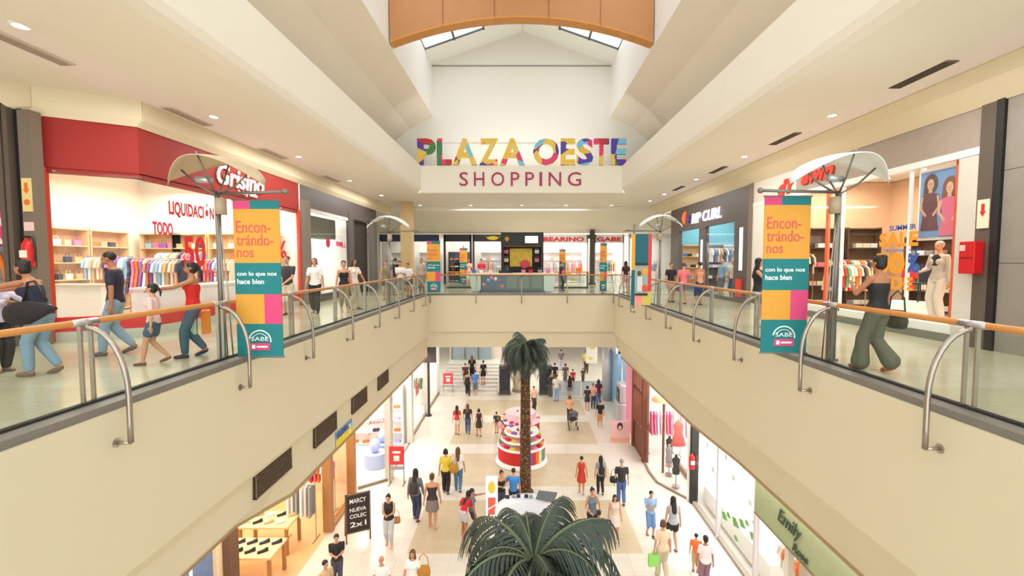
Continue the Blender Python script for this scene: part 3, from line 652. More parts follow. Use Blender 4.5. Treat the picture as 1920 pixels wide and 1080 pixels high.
MB().box(-11.6, -10.0, 9.12, 9.2, 2.68, 2.95).build('crossbar', M['darkbrown'], t)
MB().box(-11.5, -10.03, 9.13, 9.17, 1.98, 2.66).build('pink_panel', cm(232, 50, 130), t)
MB().prism([(-10.04, 9.12, 2.3), (-10.04, 9.12, 2.1), (-10.25, 9.12, 2.5), (-10.25, 9.12, 2.62)], (0, .01, 0)).prism([(-10.3, 9.12, 2.0), (-10.12, 9.12, 2.0), (-10.4, 9.12, 2.4), (-10.6, 9.12, 2.4)], (0, .01, 0)).build('white_stroke', W, t)
MB().box(-11.5, -10.03, 9.13, 9.17, .1, 1.96).build('display_panel', mat('bluegrey_print', srgb(120, 130, 142), .6, noise=.5, nscale=9), t)
MB().tube([(-10.3, 9.1, 1.9), (-10.15, 9.1, 1.6), (-10.06, 9.1, 1.2)], .05, 8).build('orange_stripe', cm(236, 120, 40), t)

# ---- left grey shop --------------------------------------------------
t = thing('grey_shopfront', 'dark grey framed shopfront with one tall window and a dark doorway, left walkway', 'shopfront', (-8.3, 21, 0))
DB = M['darkbrown']
MB().box(-8.4, -8.28, 17.55, 26.6, 3.75, 4.56).build('sign_band', DB, t)
MB().box(-8.42, -8.24, 17.5, 18.25, 0, 4.0).build('pier', cm(132, 122, 110), t)
MB().box(-8.4, -8.26, 22.35, 23.0, 0, 4.0).build('pier', DB, t)
MB().box(-8.4, -8.26, 25.6, 26.6, 0, 4.0).build('pier', cm(120, 116, 112), t)
MB().box(-8.38, -8.3, 18.25, 22.35, 0, .3).build('plinth', DB, t)
MB().box(-8.34, -8.33, 18.25, 22.35, .3, 3.75).build('window_pane', M['shopglass'], t)
MB().box(-8.6, -8.5, 23.0, 25.6, 0, 3.75).build('door_leaf', cm(52, 44, 42), t)
MB().box(-8.38, -8.3, 18.25, 22.35, 3.6, 3.75).build('frame_top', cm(226, 222, 216), t)
MB().box(-9.6, -8.9, 19.2, 22.3, 2.7, 3.6).build('hanging_header', cm(110, 112, 100), t)
MB().box(-8.32, -8.31, 20.9, 21.6, 2.35, 2.55).build('pink_notice', cm(226, 90, 130), t)
text('ALL', cm(222, 60, 110), (-8.3, 21.2, 2.3), (0, 1, 0), .8, .25, t, .01, 'window_lettering')
MB().lathe([(.001, 0), (.2, 0), (.2, .02), (.001, .02)], (0, 0, 0)).build('red_dot', cm(206, 40, 70), t, world=False).matrix_local = Matrix.Translation((-.0, -1.05, 2.45)) @ Matrix.Rotation(math.pi / 2, 4, 'Y')
shelf(-13.8, 20.4, 0, 2.2, .4, 2.4, 4, math.pi / 2, 'white shelf unit at the back of the grey shop', W, ('box', [WHT, RDC, LBC, CRM], 5), 'at the back of the grey shop')
rail(-9.6, 19.6, 1.7, 1.3, 'y', 'clothes rail in the grey shop window', ('shirt', [WHT, LBC, CRM, GRC], 9), 'in the grey shop window')
t2 = thing('display_table', 'white display table in the grey shop', 'table', (-10, 21.4, 0))
MB().box(-10.5, -9.4, 21, 21.9, .8, .86).build('table_top', W, t2)
for x in (-10.45, -9.45):
    for y in (21.05, 21.85): MB().box(x - .03, x + .03, y - .03, y + .03, 0, .8).build('leg', W, t2)
area('shop_lamp', (-10.8, 20.4, 4.3), 3, 3.6, 330, (1, .97, .95))
struct('wall_left', MB().box(-14.2, -8.5, 23.0, 23.1, 0, 4.62), W)

# ---- right sale shop -------------------------------------------------
XR = 8.74
t = thing('sale_shopfront', 'white framed sale shopfront with grey stone band and red script sign, right walkway', 'shopfront', (XR, 12.5, 0))
st = mat('grey_stone_band', srgb(168, 154, 142), .8, noise=.1, nscale=5, bump=.1)
MB().box(XR, XR + .12, 8.95, 14.9, 3.84, 4.6).build('stone_band', st, t)
MB().box(XR - .02, XR + .12, 14.9, 17.6, 3.84, 4.6).build('sign_panel', cm(226, 216, 206), t)
MB().box(XR - .04, XR + .1, 8.95, 17.6, 3.7, 3.84).build('frame_top', W, t)
MB().box(XR - .035, XR + .16, 8.96, 9.36, 0, 3.69).build('frame_side', cm(214, 208, 198), t)
MB().box(XR - .03, XR + .1, 14.4, 17.6, 0, 3.84).build('white_pier', cm(236, 232, 224), t)
MB().box(XR - .03, XR + .12, 9.2, 14.4, 0, .17).build('plinth', cm(124, 120, 108), t)
MB().box(XR - .0, XR + 1.1, 9.2, 14.4, .17, .36).build('window_floor', W, t)
MB().box(XR + .02, XR + .035, 9.36, 14.4, .36, 3.7).build('window_pane', M['shopglass'], t)
for y in (9.46, 13.45): MB().box(XR + .06, XR + .12, y - .06, y + .06, .36, 3.7).build('orange_strip', cm(238, 104, 64), t)
for y in (12.75, 10.55): MB().box(XR, XR + .06, y - .03, y + .03, .3, 3.75).build('mullion', W, t)
OG, BL = cm(240, 160, 40), cm(52, 96, 176)
text('awm', cm(226, 60, 40), (XR - .03, 14.6, 4.02), (0, -1, 0), 1.5, .34, t, .03, 'sign_lettering', bold=.05, shear=.3)
text('dY', cm(226, 60, 40), (XR - .03, 15.9, 3.86), (0, -1, 0), 1.1, .5, t, .03, 'sign_lettering', bold=.05, shear=.3)
gp = XR + .015
text('SUMMER', BL, (gp, 11.1, 2.38), (0, -1, 0), .75, .12, t, .006, 'window_lettering', bold=.02)
text('SALE', OG, (gp, 11.4, 2.0), (0, -1, 0), 1.12, .34, t, .006, 'window_lettering', bold=.05)
text('de temporada', BL, (gp, 11.2, 1.88), (0, -1, 0), 1.0, .07, t, .006, 'window_lettering')
text('50', OG, (gp, 11.5, 1.36), (0, -1, 0), .88, .5, t, .006, 'window_lettering', bold=.06)
text('%', BL, (gp, 10.58, 1.4), (0, -1, 0), .36, .44, t, .006, 'window_lettering', bold=.04)
text('DE', OG, (gp, 11.0, 1.0), (0, -1, 0), .62, .3, t, .006, 'window_lettering', bold=.05)
# poster
ps = thing('fashion_poster', 'tall poster with two figures before a blue sky in the sale shop window', 'poster', (XR + .2, 9.9, 2.1))
px_ = XR + .14
MB().box(px_ + .02, px_ + .05, 9.36, 10.5, 2.12, 3.66).build('backing', W, ps)
MB().box(px_, px_ + .02, 9.42, 10.44, 2.18, 3.6).build('sky_print', mat('poster_sky', srgb(126, 164, 214), .6, noise=.15, nscale=3), ps)
def fig(cy, top, hair, dress, skin, k):
    f = MB(); x = px_ - .004 * k
    f.ball((x - .002, cy, top - .22), (.004, .17, .22), 0, 16, 10); f.ball((x - .002, cy + .1, top - .38), (.004, .08, .2), 0)
    f.ball((x - .006, cy, top - .23), (.004, .085, .12), 2, 14, 8)
    f.prism([(x - .006, cy - .04, top - .32), (x - .006, cy + .04, top - .32), (x - .006, cy + .05, top - .44), (x - .006, cy - .05, top - .44)], (.003, 0, 0), 2)
    f.prism([(x - .008, cy - .2, top - .46), (x - .008, cy - .05, top - .41), (x - .008, cy + .05, top - .41), (x - .008, cy + .2, top - .46), (x - .008, cy + .15, top - .8), (x - .008, cy + .22, top - 1.22), (x - .008, cy - .22, top - 1.22), (x - .008, cy - .15, top - .8)], (.003, 0, 0), 1)
    for q in (-1, 1): f.tube([(x - .008, cy + q * .18, top - .5), (x - .008, cy + q * .23, top - .72), (x - .009, cy + q * .08, top - .9)], [.004, .004, .004], 5, 2); f.prism([(x - .010, cy + q * .16, top - .48), (x - .010, cy + q * .21, top - .48), (x - .010, cy + q * .26, top - .74), (x - .010, cy + q * .10, top - .93), (x - .010, cy + q * .07, top - .88), (x - .010, cy + q * .2, top - .72)], (.003, 0, 0), 2)
    for q in (-1, 1): f.ball((x - .011, cy + q * .03, top - .22), (.002, .014, .01), 0, 8, 5)
    f.ball((x - .011, cy, top - .285), (.002, .02, .008), 3, 8, 5)
    f.build('printed_figure', [cm(*hair), cm(*dress), cm(*skin), cm(190, 60, 70)], ps)
fig(10.17, 3.55, (104, 84, 76), (120, 80, 84), (226, 176, 150), 1); fig(9.70, 3.42, (136, 92, 70), (232, 120, 150), (232, 186, 160), 4)
# interior
iw = mat('warm_inner_wall', srgb(226, 190, 156), .8)
struct('wall_right', MB().box(13.9, 14.0, 9, 17.6, 0, 4.6), iw)
struct('wall_right', MB().box(XR + .1, 14, 17.6, 17.7, 0, 4.6).box(XR + .1, 14, 8.8, 8.9, 0, 4.6), iw)
dk = mat('walnut_shelf', srgb(92, 66, 48), .6)
for i, x in enumerate((9.9, 11.2, 12.6)):
    pl = ['sale shop end wall, left', 'sale shop end wall, middle', 'sale shop end wall, right'][i]
    shelf(x, 17.3, 0, 1.2, .4, 2.9, 4, 0, 'dark walnut shelf unit at the %s' % pl, dk, ('stack', [WHT, PKC, PCH, WHT, GRC, CRM], 4), 'at the ' + pl)
shelf(13.6, 15.4, 0, 1.8, .4, 2.5, 4, -math.pi / 2, 'dark walnut shelf unit on the sale shop back wall', dk, ('stack', [WHT, PKC, PCH, WHT, GRC, CRM], 5), 'on the sale shop back wall')
c2 = [ORC, CRM, WHT, GNC, RDC, TNC, NVC, PCH]
rail(10.0, 14.2, 1.55, 1.1, 'x', 'clothes rail just behind the sale shop window', ('shirt', c2, 10), 'just behind the sale shop window')
rail(11.0, 15.6, 1.7, 1.6, 'x', 'clothes rail before the sale shop end wall', ('dress', c2, 13), 'before the sale shop end wall')
rail(12.3, 14.0, 1.5, 1.4, 'x', 'clothes rail deep in the sale shop', ('shirt', c2, 12), 'deep in the sale shop')
rail(9.8, 16.4, 1.9, 1.0, 'x', 'clothes rail behind the orange strip of the sale shop', ('shirt', c2, 9), 'behind the orange strip')
bx = thing('window_plinth', 'round white plinth with small printed flowers in the sale shop window', 'plinth', (9.35, 11.3, .36))
MB().lathe([(.001, 0), (.5, 0), (.52, .05), (.5, .32), (.001, .34)], (9.35, 11.3, .36)).build('body', W, bx, smooth=True)
ch = thing('folding_chair', 'dark navy folding chair draped with jeans in the sale shop window', 'chair', (9.4, 10.95, .7))
MB().box(9.2, 9.6, 10.75, 11.15, 1.12, 1.16).build('seat', cm(40, 46, 70), ch)
MB().box(9.55, 9.6, 10.75, 11.15, 1.16, 1.6).build('backrest', cm(40, 46, 70), ch)
for x in (9.23, 9.57):
    for y in (10.78, 11.12): MB().tube([(x, y, 1.13), (x + .04, y + .04, .7)], .016).build('leg', cm(30, 34, 50), ch)
for i in range(4): spot(10.4, 9.8 + i * 1.2, 4.1, 4.62, 'small spotlight on the sale shop ceiling, %s from the right' % ['first', 'second', 'third', 'fourth'][i], 'sale shop spotlights')
area('shop_lamp', (11.2, 11.6, 4.4), 3.5, 4.5, 320, (1, .93, .82)); area('shop_lamp', (11, 15.8, 4.4), 3.5, 2.6, 160, (1, .93, .82))
area('shop_lamp', (9.25, 11.6, 3.65), .4, 4.6, 60, (1, .96, .9))
# pillar and grey panels at the right edge
t = thing('dark_pillar', 'tall dark brown pillar with a black edge at the right', 'pillar', (8.75, 8.75, 0))
MB().box(XR - .04, XR + .14, 8.66, 8.95, 0, 4.6).build('pillar', M['brown'], t)
MB().box(XR - .05, XR + .14, 8.52, 8.66, 0, 4.62).build('black_strip', M['dark'], t)
gw = mat('grey_wall_panels', srgb(146, 138, 128), .6, noise=.1, nscale=3)
t = thing('wall_cladding', 'large grey wall panels with dark joints at the right edge of the view', 'wall panel', (XR, 6, 0))
for z0, z1 in ((0, 1.62), (1.63, 3.3), (3.31, 4.6)):
    for y0, y1 in ((5.2, 8.51), (1.9, 5.19)): MB().box(XR, XR + .05, y0, y1, z0, z1).build('panel', gw, t)
MB().box(XR + .03, XR + .1, 1.9, 8.52, 0, 4.6).build('backing', M['dark'], t)
s_ = thing('fire_sign', 'small white fire sign with a red arrow on the right dark pillar', 'sign', (8.68, 8.8, 2.3))
MB().box(XR - .07, XR - .05, 8.68, 8.9, 2.28, 2.82).build('board', cm(240, 226, 200), s_)
MB().prism([(XR - .075, 8.79, 2.5), (XR - .075, 8.85, 2.6), (XR - .075, 8.82, 2.6), (XR - .075, 8.82, 2.74), (XR - .075, 8.76, 2.74), (XR - .075, 8.76, 2.6), (XR - .075, 8.73, 2.6)], (.004, 0, 0)).build('arrow', cm(214, 40, 40), s_)
hb = thing('fire_hose_box', 'red fire cabinet mounted beside the dark pillar at the right', 'fire cabinet', (8.6, 8.85, 1.4))
MB().box(XR - .24, XR - .05, 8.74, 9.05, 1.42, 2.04).build('cabinet', cm(206, 22, 30, .4), hb, bevel=.015)
MB().box(XR - .25, XR - .24, 8.76, 9.03, 1.72, 1.735).build('door_gap', cm(120, 10, 16), hb)
MB().box(XR - .252, XR - .24, 8.92, 9.02, 1.86, 1.97).build('white_label', cm(240, 200, 190), hb)

# ---- right dark surf shop ----------------------------------------------
t = thing('dark_shopfront', 'dark brown shopfront with glowing white sign letters and orange swirl, right walkway', 'shopfront', (XR, 22, 0))
MB().box(XR - .03, XR + .15, 17.75, 27.2, 3.3, 4.6).build('sign_band', DB, t)
MB().box(XR - .03, XR + .15, 17.75, 19.1, 0, 3.3).build('pier', DB, t)
MB().box(XR - .06, XR + .1, 17.6, 17.9, 0, 4.6).build('pier', cm(132, 118, 104), t)
MB().box(XR - .03, XR + .15, 22.1, 22.9, 0, 3.3).build('pier', DB, t); MB().box(XR - .03, XR + .15, 25.8, 27.2, 0, 3.3).build('pier', DB, t)
MB().box(XR, XR + .02, 19.1, 22.1, .15, 3.3).build('window_pane', M['shopglass'], t)
MB().box(XR - .02, XR + .1, 19.1, 22.1, 0, .15).build('plinth', DB, t)
GLW = mat('sign_glow', (.86, .86, 1), .5, emit=2.2)
text('RIP CURL', GLW, (XR - .05, 23.8, 3.56), (0, -1, 0), 3.5, .5, t, .04, 'sign_lettering', bold=.012, shear=.15)
sw = MB()
sw.tube([(XR - .06, 24.7 - .30 * math.cos(a) * .8, 3.85 + .42 * math.sin(a)) for a in [R(100 + 16 * i) for i in range(8)]], [.03, .07, .1, .12, .13, .12, .09, .04], 8)
sw.build('logo_swirl', mat('orange_glow', srgb(240, 90, 50), .5, emit=1.0), t)
sw = MB(); sw.tube([(XR - .06, 24.3 + .1 * math.cos(a), 3.75 + .22 * math.sin(a)) for a in [R(60 + 30 * i) for i in range(6)]], [.03, .06, .08, .08, .06, .03], 8); sw.build('logo_wave', cm(60, 60, 150), t)
MB().box(XR - .05, XR - .03, 18.35, 18.6, 1.3, 3.0).build('vertical_sign', mat('white_glow', (.9, .92, 1), .5, emit=.9), t)
MB().box(XR - .05, XR - .03, 22.4, 22.6, 1.3, 2.7).build('vertical_sign', mat('white_glow', (.9, .92, 1), .5, emit=.9), t)
MB().box(XR - .1, XR - .03, 18.3, 18.75, .25, .95).build('red_case', cm(226, 60, 40), t)
rail(10.2, 20.2, 1.6, 1.8, 'x', 'clothes rail in the dark surf shop window', ('shirt', [BKC, BLC, WHT, GRC, CRM], 12), 'in the dark surf shop window')
rail(10.6, 23.6, 2.3, 2.2, 'x', 'high clothes rail by the dark surf shop door', ('shirt', [CRM, WHT, TNC, BLC, BKC], 14), 'by the dark surf shop door')
struct('wall_right', MB().box(12.6, 12.7, 17.7, 27, 0, 4.6).box(8.9, 12.6, 26.9, 27, 0, 4.6), mat('blue_wall', srgb(120, 190, 210), .7))
for i, x in enumerate((9.7, 10.9, 12.0)): shelf(x, 26.6, 0, 1.1, .4, 2.6, 4, 0, 'shelf unit at the end wall of the dark surf shop, %s' % ('left', 'middle', 'right')[i], (warm, M['dark'], W)[i], ('stack', [BLC, WHT, BKC, CRM, LBC, TNC], 4), 'of the surf shop end wall, %s unit' % ('left', 'middle', 'right')[i])
area('shop_lamp', (10.7, 21, 4.3), 2.6, 4, 180, (.92, .97, 1)); area('shop_lamp', (10.7, 25, 4.3), 2.6, 3, 110, (1, .92, .85))

# ---- far shops on the upper level ----------------------------------------
def far_shop(label, x0, x1, y, band, bandm, inner, txt=None, tcol=None, z1=3.6, zb=3.1, depth=2.2, th=.32, pane=True):
    t = thing('far_shopfront', label, 'shopfront', ((x0 + x1) / 2, y, 0))
    MB().box(x0, x1, y, y + .15, zb, z1).build('sign_band', bandm, t)
    for x in (x0, x1): MB().box(x - .07, x + .07, y, y + .15, 0, z1).build('jamb', inner, t)
    if pane: MB().box(x0, x1, y + .05, y + .06, .1, zb).build('window_pane', M['shopglass'], t)
    if txt: text(txt, tcol, (x0 + (x1 - x0) * .08, y - .02, zb + .1), (1, 0, 0), (x1 - x0) * .84, th, t, .03, 'sign_lettering', bold=.03)
    return t
navy = cm(60, 70, 100)
far_shop('bright shop with a dark blue band at the far left', -10.3, -8.4, 33.8, 0, navy, W)
far_shop('bright shop with a dark blue band behind the beige column', -8.2, -6.0, 33.8, 0, navy, W)
far_shop('black fronted shop left of the distant banner', -5.6, -3.7, 33.8, 0, M['dark'], M['dark'])
far_shop('colourful shop with black and yellow sign left of the kiosk tower', -3.5, -1.3, 33.8, 0, M['dark'], M['brown'])
t_ = bpy.data.objects['far_shopfront.003']; MB().ball((-2.1, 33.77, 3.35), (.42, .03, .14)).prism([(-2.75, 33.76, 3.5), (-2.0, 33.76, 3.3), (-1.45, 33.76, 3.52), (-2.0, 33.76, 3.18)], (0, .03, 0)).build('yellow_emblem', cm(236, 206, 40), t_)
far_shop('white bright shop with red letters right of the kiosk tower', 1.3, 4.8, 33.8, 0, W, W, 'BEARINO', cm(226, 40, 60), zb=3.0)
far_shop('white shop with red letters at the far right corner', 5.3, 7.4, 33.8, 0, W, W, 'GABE', cm(226, 40, 60), zb=3.0)
far_shop('bright white shop at the far end of the right walkway', 7.6, 11.5, 32.8, 0, W, W, zb=3.3)
cl = thing('dark_column', 'slim dark column between the two far white shops', 'column', (5.05, 33.4, 0))
MB().box(4.9, 5.22, 33.2, 33.6, 0, 3.9).build('shaft', cm(72, 66, 56), cl); MB().box(4.8, 5.3, 33.1, 33.7, 3.3, 3.55).build('capital', cm(60, 54, 46), cl); MB().box(4.8, 5.3, 33.1, 33.7, 0, .12).build('base', cm(60, 54, 46), cl)
cl = thing('beige_column', 'square beige column at the far end of the left walkway', 'column', (-6.7, 27.2, 0))
MB().box(-7.0, -6.35, 26.9, 27.5, 0, 5.09).build('shaft', cm(206, 178, 130), cl); MB().box(-7.03, -6.32, 26.87, 27.53, 0, .12).build('base', cm(150, 130, 100), cl)
for i, x in enumerate((-9.4, -7.2, -4.9, -2.4, 2.2, 3.9, 6.3)):
    shelf(x, 36.5, 0, 1.6, .4, 2.4, 4, 0, 'shelf unit inside the %s far shop counted from the left' % ['first', 'second', 'third', 'fourth', 'fifth', 'sixth', 'seventh'][i], W if i != 2 else M['dark'], ('box', [WHT, PKC, ORC, LBC, YLC, CRM], 4), 'of the %s far shop' % ['first', 'second', 'third', 'fourth', 'fifth', 'sixth', 'seventh'][i], .75)
area('shop_lamp', (-5, 35.3, 3.66), 9, 2, 170, (1, .95, .9)); area('shop_lamp', (5.2, 35.3, 3.66), 9, 2, 420, (1, .97, .95))
for i, (x, y, c_, nm) in enumerate(((-9.3, 35.0, [WHT, LBC, NVC], 'first'), (-7.0, 35.0, [CRM, WHT, GRC], 'second'), (-2.5, 34.8, [PKC, YLC, RDC, LBC], 'fourth'), (2.4, 34.8, [WHT, PKC, LBC], 'fifth'), (4.0, 35.2, [ORC, WHT, PKC], 'fifth, right side'), (6.4, 34.9, [GNC, ORC, YLC, BLC], 'sixth'), (9.4, 34.6, [WHT, LBC, PKC], 'seventh'))):
    rail(x, y, 1.6, 1.3, 'x', 'clothes rail inside the far shop, %s from the left' % nm, ('shirt', c_, 7), 'in the far shop, %s from the left' % nm)
# kiosk island on the far side of the void
t = thing('kiosk_counter', 'white flared kiosk counter with dark glass display on the far landing', 'kiosk', (-.6, 25.4, 0))
MB().box(-2.85, 1.75, 24.95, 26.2, .93, 1.02).build('counter_top', cm(238, 234, 226), t)
for s, x in ((-1, -2.2), (1, 1.2)):
    MB().prism([(x, 25.0, .05), (x + s * .5, 25.0, .05), (x + s * .62, 25.0, .93), (x, 25.0, .93)], (0, 1.1, 0)).build('side_panel', mat('frosted_panel', srgb(206, 216, 204), .3), t)
MB().box(-2.2, -.85, 25.0, 25.05, .1, .9).build('display_window', mat('dark_glass', srgb(34, 38, 52), .15), t)
MB().box(-.85, 1.2, 25.0, 25.05, .1, .93).build('front_panel', mat('olive_panel', srgb(72, 78, 64), .3), t)
MB().box(-2.25, 1.25, 24.97, 26.0, 0, .1).build('plinth', M['dark'], t)
for i, x in enumerate((-.8, -.15, .55)): MB().box(x, x + .55, 24.985, 25.0, .2, .85).build('panel_frame', cm(112, 122, 104), t)
for i, (x, z, c) in enumerate(((-2.02, .32, PKC), (-1.78, .55, LBC), (-1.55, .28, BLC), (-1.4, .62, WHT), (-1.2, .5, PUC), (-1.05, .22, ORC), (-1.6, .68, PKC))):
    garment('ball', c, (x, 24.9, z), 0, 'round %s toy in the kiosk display, %s from the left' % (CNAME[c], ['first', 'second', 'fourth', 'fifth', 'sixth', 'seventh', 'third'][i]), 'round toys of the kiosk', 1.)
for i, (x, c) in enumerate(((-2.6, BLC), (-2.2, WHT), (-1.7, CRM), (-.6, BKC), (0.1, PKC), (.5, RDC), (1.0, GRC), (1.45, PKC))):
    garment('bag', c, (x, 25.4, 1.02), 0, '%s item standing on the white kiosk counter, %s from the left' % (CNAME[c], ['first', 'second', 'third', 'fourth', 'fifth', 'sixth', 'seventh', 'eighth'][i]), 'items on the kiosk counter', .8)
cr_ = thing('cash_register', 'black till on the white kiosk counter', 'till', (-.95, 25.5, 1.02))
MB().box(-1.25, -.7, 25.3, 25.7, 1.02, 1.16).build('drawer', M['dark'], cr_); MB().box(-1.1, -.8, 25.45, 25.5, 1.16, 1.42).build('screen', M['dark'], cr_)
t = thing('kiosk_tower', 'black framed kiosk tower with yellow picture and sign box on top', 'kiosk', (.05, 27.2, 0))
for x in (-1.12, 1.2): MB().box(x - .07, x + .07, 27.0, 27.7, 0, 3.3).build('post', cm(66, 52, 42), t)
MB().box(-1.2, 1.27, 26.98, 27.7, 2.62, 3.34).build('sign_box', M['dark'], t)
MB().box(-.2 + .4, .95, 26.95, 26.98, 2.72, 3.12).build('white_screen', mat('kiosk_screen', (.9, .95, 1), .5, emit=.8), t)
MB().box(-1.1, 1.15, 27.0, 27.6, 2.5, 2.6).build('crossbar', cm(96, 70, 52), t)
MB().box(-1.1, 1.15, 27.55, 27.6, .8, 2.5).build('back_panel', cm(46, 46, 42), t)
MB().box(-.7, .62, 27.5, 27.55, 1.35, 2.42).build('yellow_picture', mat('yellow_print', srgb(226, 190, 70), .6, noise=.35, nscale=4), t)
yb = MB(); 
for k in range(6): a = k * math.pi / 3; yb.tube([(-.85, 26.96, 2.95), (-.85 + .16 * math.cos(a), 26.96, 2.95 + .16 * math.sin(a))], .03, 6)
yb.build('yellow_emblem', cm(222, 190, 30), t)
MB().ball((.2, 27.42, 1.5), (.3, .05, .25)).build('pink_print', cm(226, 80, 100), t)
for i, z in enumerate((1.1, 1.6, 2.1)):
    for s, xx in ((-1, -.9), (1, .9)): MB().box(xx - .17, xx + .17, 27.2, 27.55, z, z + .03).build('shelf', cm(96, 92, 84), t)
    garment('bag', (GRC, CRM, PKC)[i], (-.9, 27.35, z + .03), 0, '%s item on the left tower shelf' % ['lowest', 'middle', 'topmost'][i], 'items on the kiosk tower', .9)
    garment('bag', (BKC, PKC, WHT)[i], (.9, 27.35, z + .03), 0, '%s item on the right tower shelf' % ['lowest', 'middle', 'topmost'][i], 'items on the kiosk tower', .9)
t = thing('bench', 'low table with orange items by the far right rail', 'table', (3.1, 29.5, 0))
MB().box(2.3, 4.3, 29.2, 29.8, .95, 1.0).build('table_top', cm(206, 180, 150), t)
for x in (2.4, 4.2): MB().box(x - .04, x + .04, 29.3, 29.7, 0, .95).build('leg', M['brown'], t)
garment('bag', ORC, (3.6, 29.4, 1.0), 0, 'orange bag on the low table by the far right rail', 'bags on the far table', 1.1)

# ------------------------------------------------------------------ lower hall shops
G = -7.0
wd = mat('honey_wood_frame', srgb(176, 124, 74), .5, noise=.12, nscale=4)
XL = -6.2
t = thing('wooden_shopfront', 'honey wood framed shopfront with brown posts, lower left', 'shopfront', (XL, 13, G))
for y, w_ in ((9.45, .32), (14.46, .2), (16.5, .2)): MB().box(XL - .14, XL + .14, y - w_ / 2, y + w_ / 2, G, -3.2).build('post', wd if y > 10 else cm(110, 76, 50), t)
MB().box(XL - .1, XL + .1, 9.3, 17.2, -3.45, -3.2).build('lintel', wd, t)
MB().box(XL - .02, XL + .0, 14.56, 16.4, G + .1, -3.45).build('window_pane', M['shopglass'], t)
MB().box(XL - .1, XL + .1, 14.5, 16.45, G, G + .1).build('plinth', wd, t)
s_ = thing('fascia_sign', 'small blue and yellow sign on the beige fascia above the wooden shop', 'sign', (-4.86, 12.3, -3.1))
MB().box(-4.87, -4.80, 11.75, 12.9, -3.16, -2.78).build('board', cm(120, 150, 190), s_)
MB().box(-4.80, -4.785, 11.75, 12.9, -3.16, -2.97).build('yellow_field', cm(232, 206, 50), s_)
text('KLIMA', cm(60, 80, 150), (-4.785, 11.82, -2.94), (0, 1, 0), .7, .14, s_, .01, 'lettering'); text('Z', W, (-4.785, 12.6, -3.1), (0, 1, 0), .16, .24, s_, .01, 'lettering', bold=.05)
struct('wall_left', MB().box(-11.5, XL, 9.1, 9.28, G, -3.1).box(-11.5, XL - .1, 17.0, 17.1, G, -3.1), mat('peach_wall', srgb(238, 206, 164), .8))
t = thing('blue_window', 'blue grey shop window panels at the lower left corner of the view', 'shopfront', (-6.3, 8.3, G))
for y in (7.1, 7.8, 8.5): MB().box(-6.32, -6.28, y, y + .64, G, -3.3).build('panel', mat('blue_panel', srgb(108, 124, 160), .4, noise=.2), t)
for y in (7.05, 7.76, 8.46, 9.16): MB().box(-6.33, -6.25, y - .03, y + .03, G, -3.3).build('mullion', W, t)
RSH = cm(206, 66, 44)
shelf(-8.1, 10.95, G, 1.3, .45, 1.9, 5, math.pi / 2, 'red shelf rack of footwear in the wooden shop', RSH, ('shoe', [RDC, WHT, RDC, BKC], 5), 'of the red rack in the wooden shop')
shelf(-9.9, 14.0, G, 2.6, .4, 2.6, 5, math.pi / 2, 'honey wood shelf unit at the back of the wooden shop', wd, ('box', [CRM, WHT, TNC, ORC, GRC], 7), 'at the back of the wooden shop')
for i, (x, y, l, sc_) in enumerate(((-7.35, 12.2, 'nearer display table with dark shoes in the wooden shop', (BKC, NVC)), (-7.6, 13.6, 'farther display table with pale shoes in the wooden shop', (WHT, TNC, BKC)))):
    t = thing('display_table', l, 'table', (x, y, G))
    MB().box(x - .75, x + .75, y - .45, y + .45, G + .82, G + .88).build('table_top', cm(232, 200, 150), t)
    for a in (-.68, .68):
        for b_ in (-.38, .38): MB().box(x + a - .04, x + a + .04, y + b_ - .04, y + b_ + .04, G, G + .82).build('leg', wd, t)
    for k in range(8):
        garment('shoe', sc_[k % len(sc_)], (x - .6 + .17 * k, y + (.2 if k % 2 else -.2), G + .88), .6, '%s shoe on the %s display table' % (CNAME[sc_[k % len(sc_)]], ('nearer', 'farther')[i]), 'shoes on the %s display table' % ('nearer', 'farther')[i], 1.1)
rail(-6.85, 14.0, G + 1.75, .9, 'x', 'rail of pale trousers by the first wooden post', ('trousers', [GRC, WHT, (214, 208, 200)], 6), 'by the first wooden post', zf=G)
rail(-7.0, 15.6, G + 1.8, 1.1, 'x', 'rail of pink and red clothes behind the wooden shop window', ('shirt', [PKC, RDC, WHT, ORC], 8), 'behind the wooden shop window', zf=G)
t = thing('pink_lamp_strip', 'slim pink sign strip hanging in the wooden shop', 'sign', (-6.9, 12.8, -4.2))
MB().box(-7.3, -6.4, 12.8, 12.86, -4.25, -4.1).build('strip', cm(240, 120, 190), t)
for x in (-7.2, -6.5): MB().tube([(x, 12.83, -4.1), (x, 12.83, -3.2)], .008, 5).build('wire', M['pole'], t)
for i, (x, y) in enumerate(((-6.9, 13.9), (-7.3, 13.0), (-7.1, 11.6))):
    t = thing('pendant_lamp', 'dark metal pendant lamp in the wooden shop, %s' % ['farthest of three', 'middle of three', 'nearest of three'][i], 'lamp', (x, y, -3.2), group='pendant lamps in the wooden shop')
    MB().tube([(x, y, -3.2), (x, y, -3.75)], .01, 5).build('cord', M['dark'], t); MB().lathe([(.03, .3), (.12, .25), (.2, 0), (.18, 0), (.1, .22), (.02, .27)], (x, y, -4.05), 14).build('lamp_shade', cm(110, 108, 100), t, smooth=True)
struct('floor', MB().box(-11.4, XL, 9.3, 17, G, G + .01), mat('shop_wood_floor', srgb(226, 184, 130), .5, noise=.1))
area('shop_lamp', (-8.2, 12, -3.3), 3, 4, 230, (1, .86, .66)); area('shop_lamp', (-8, 15.6, -3.3), 2.5, 2, 130, (1, .9, .8))

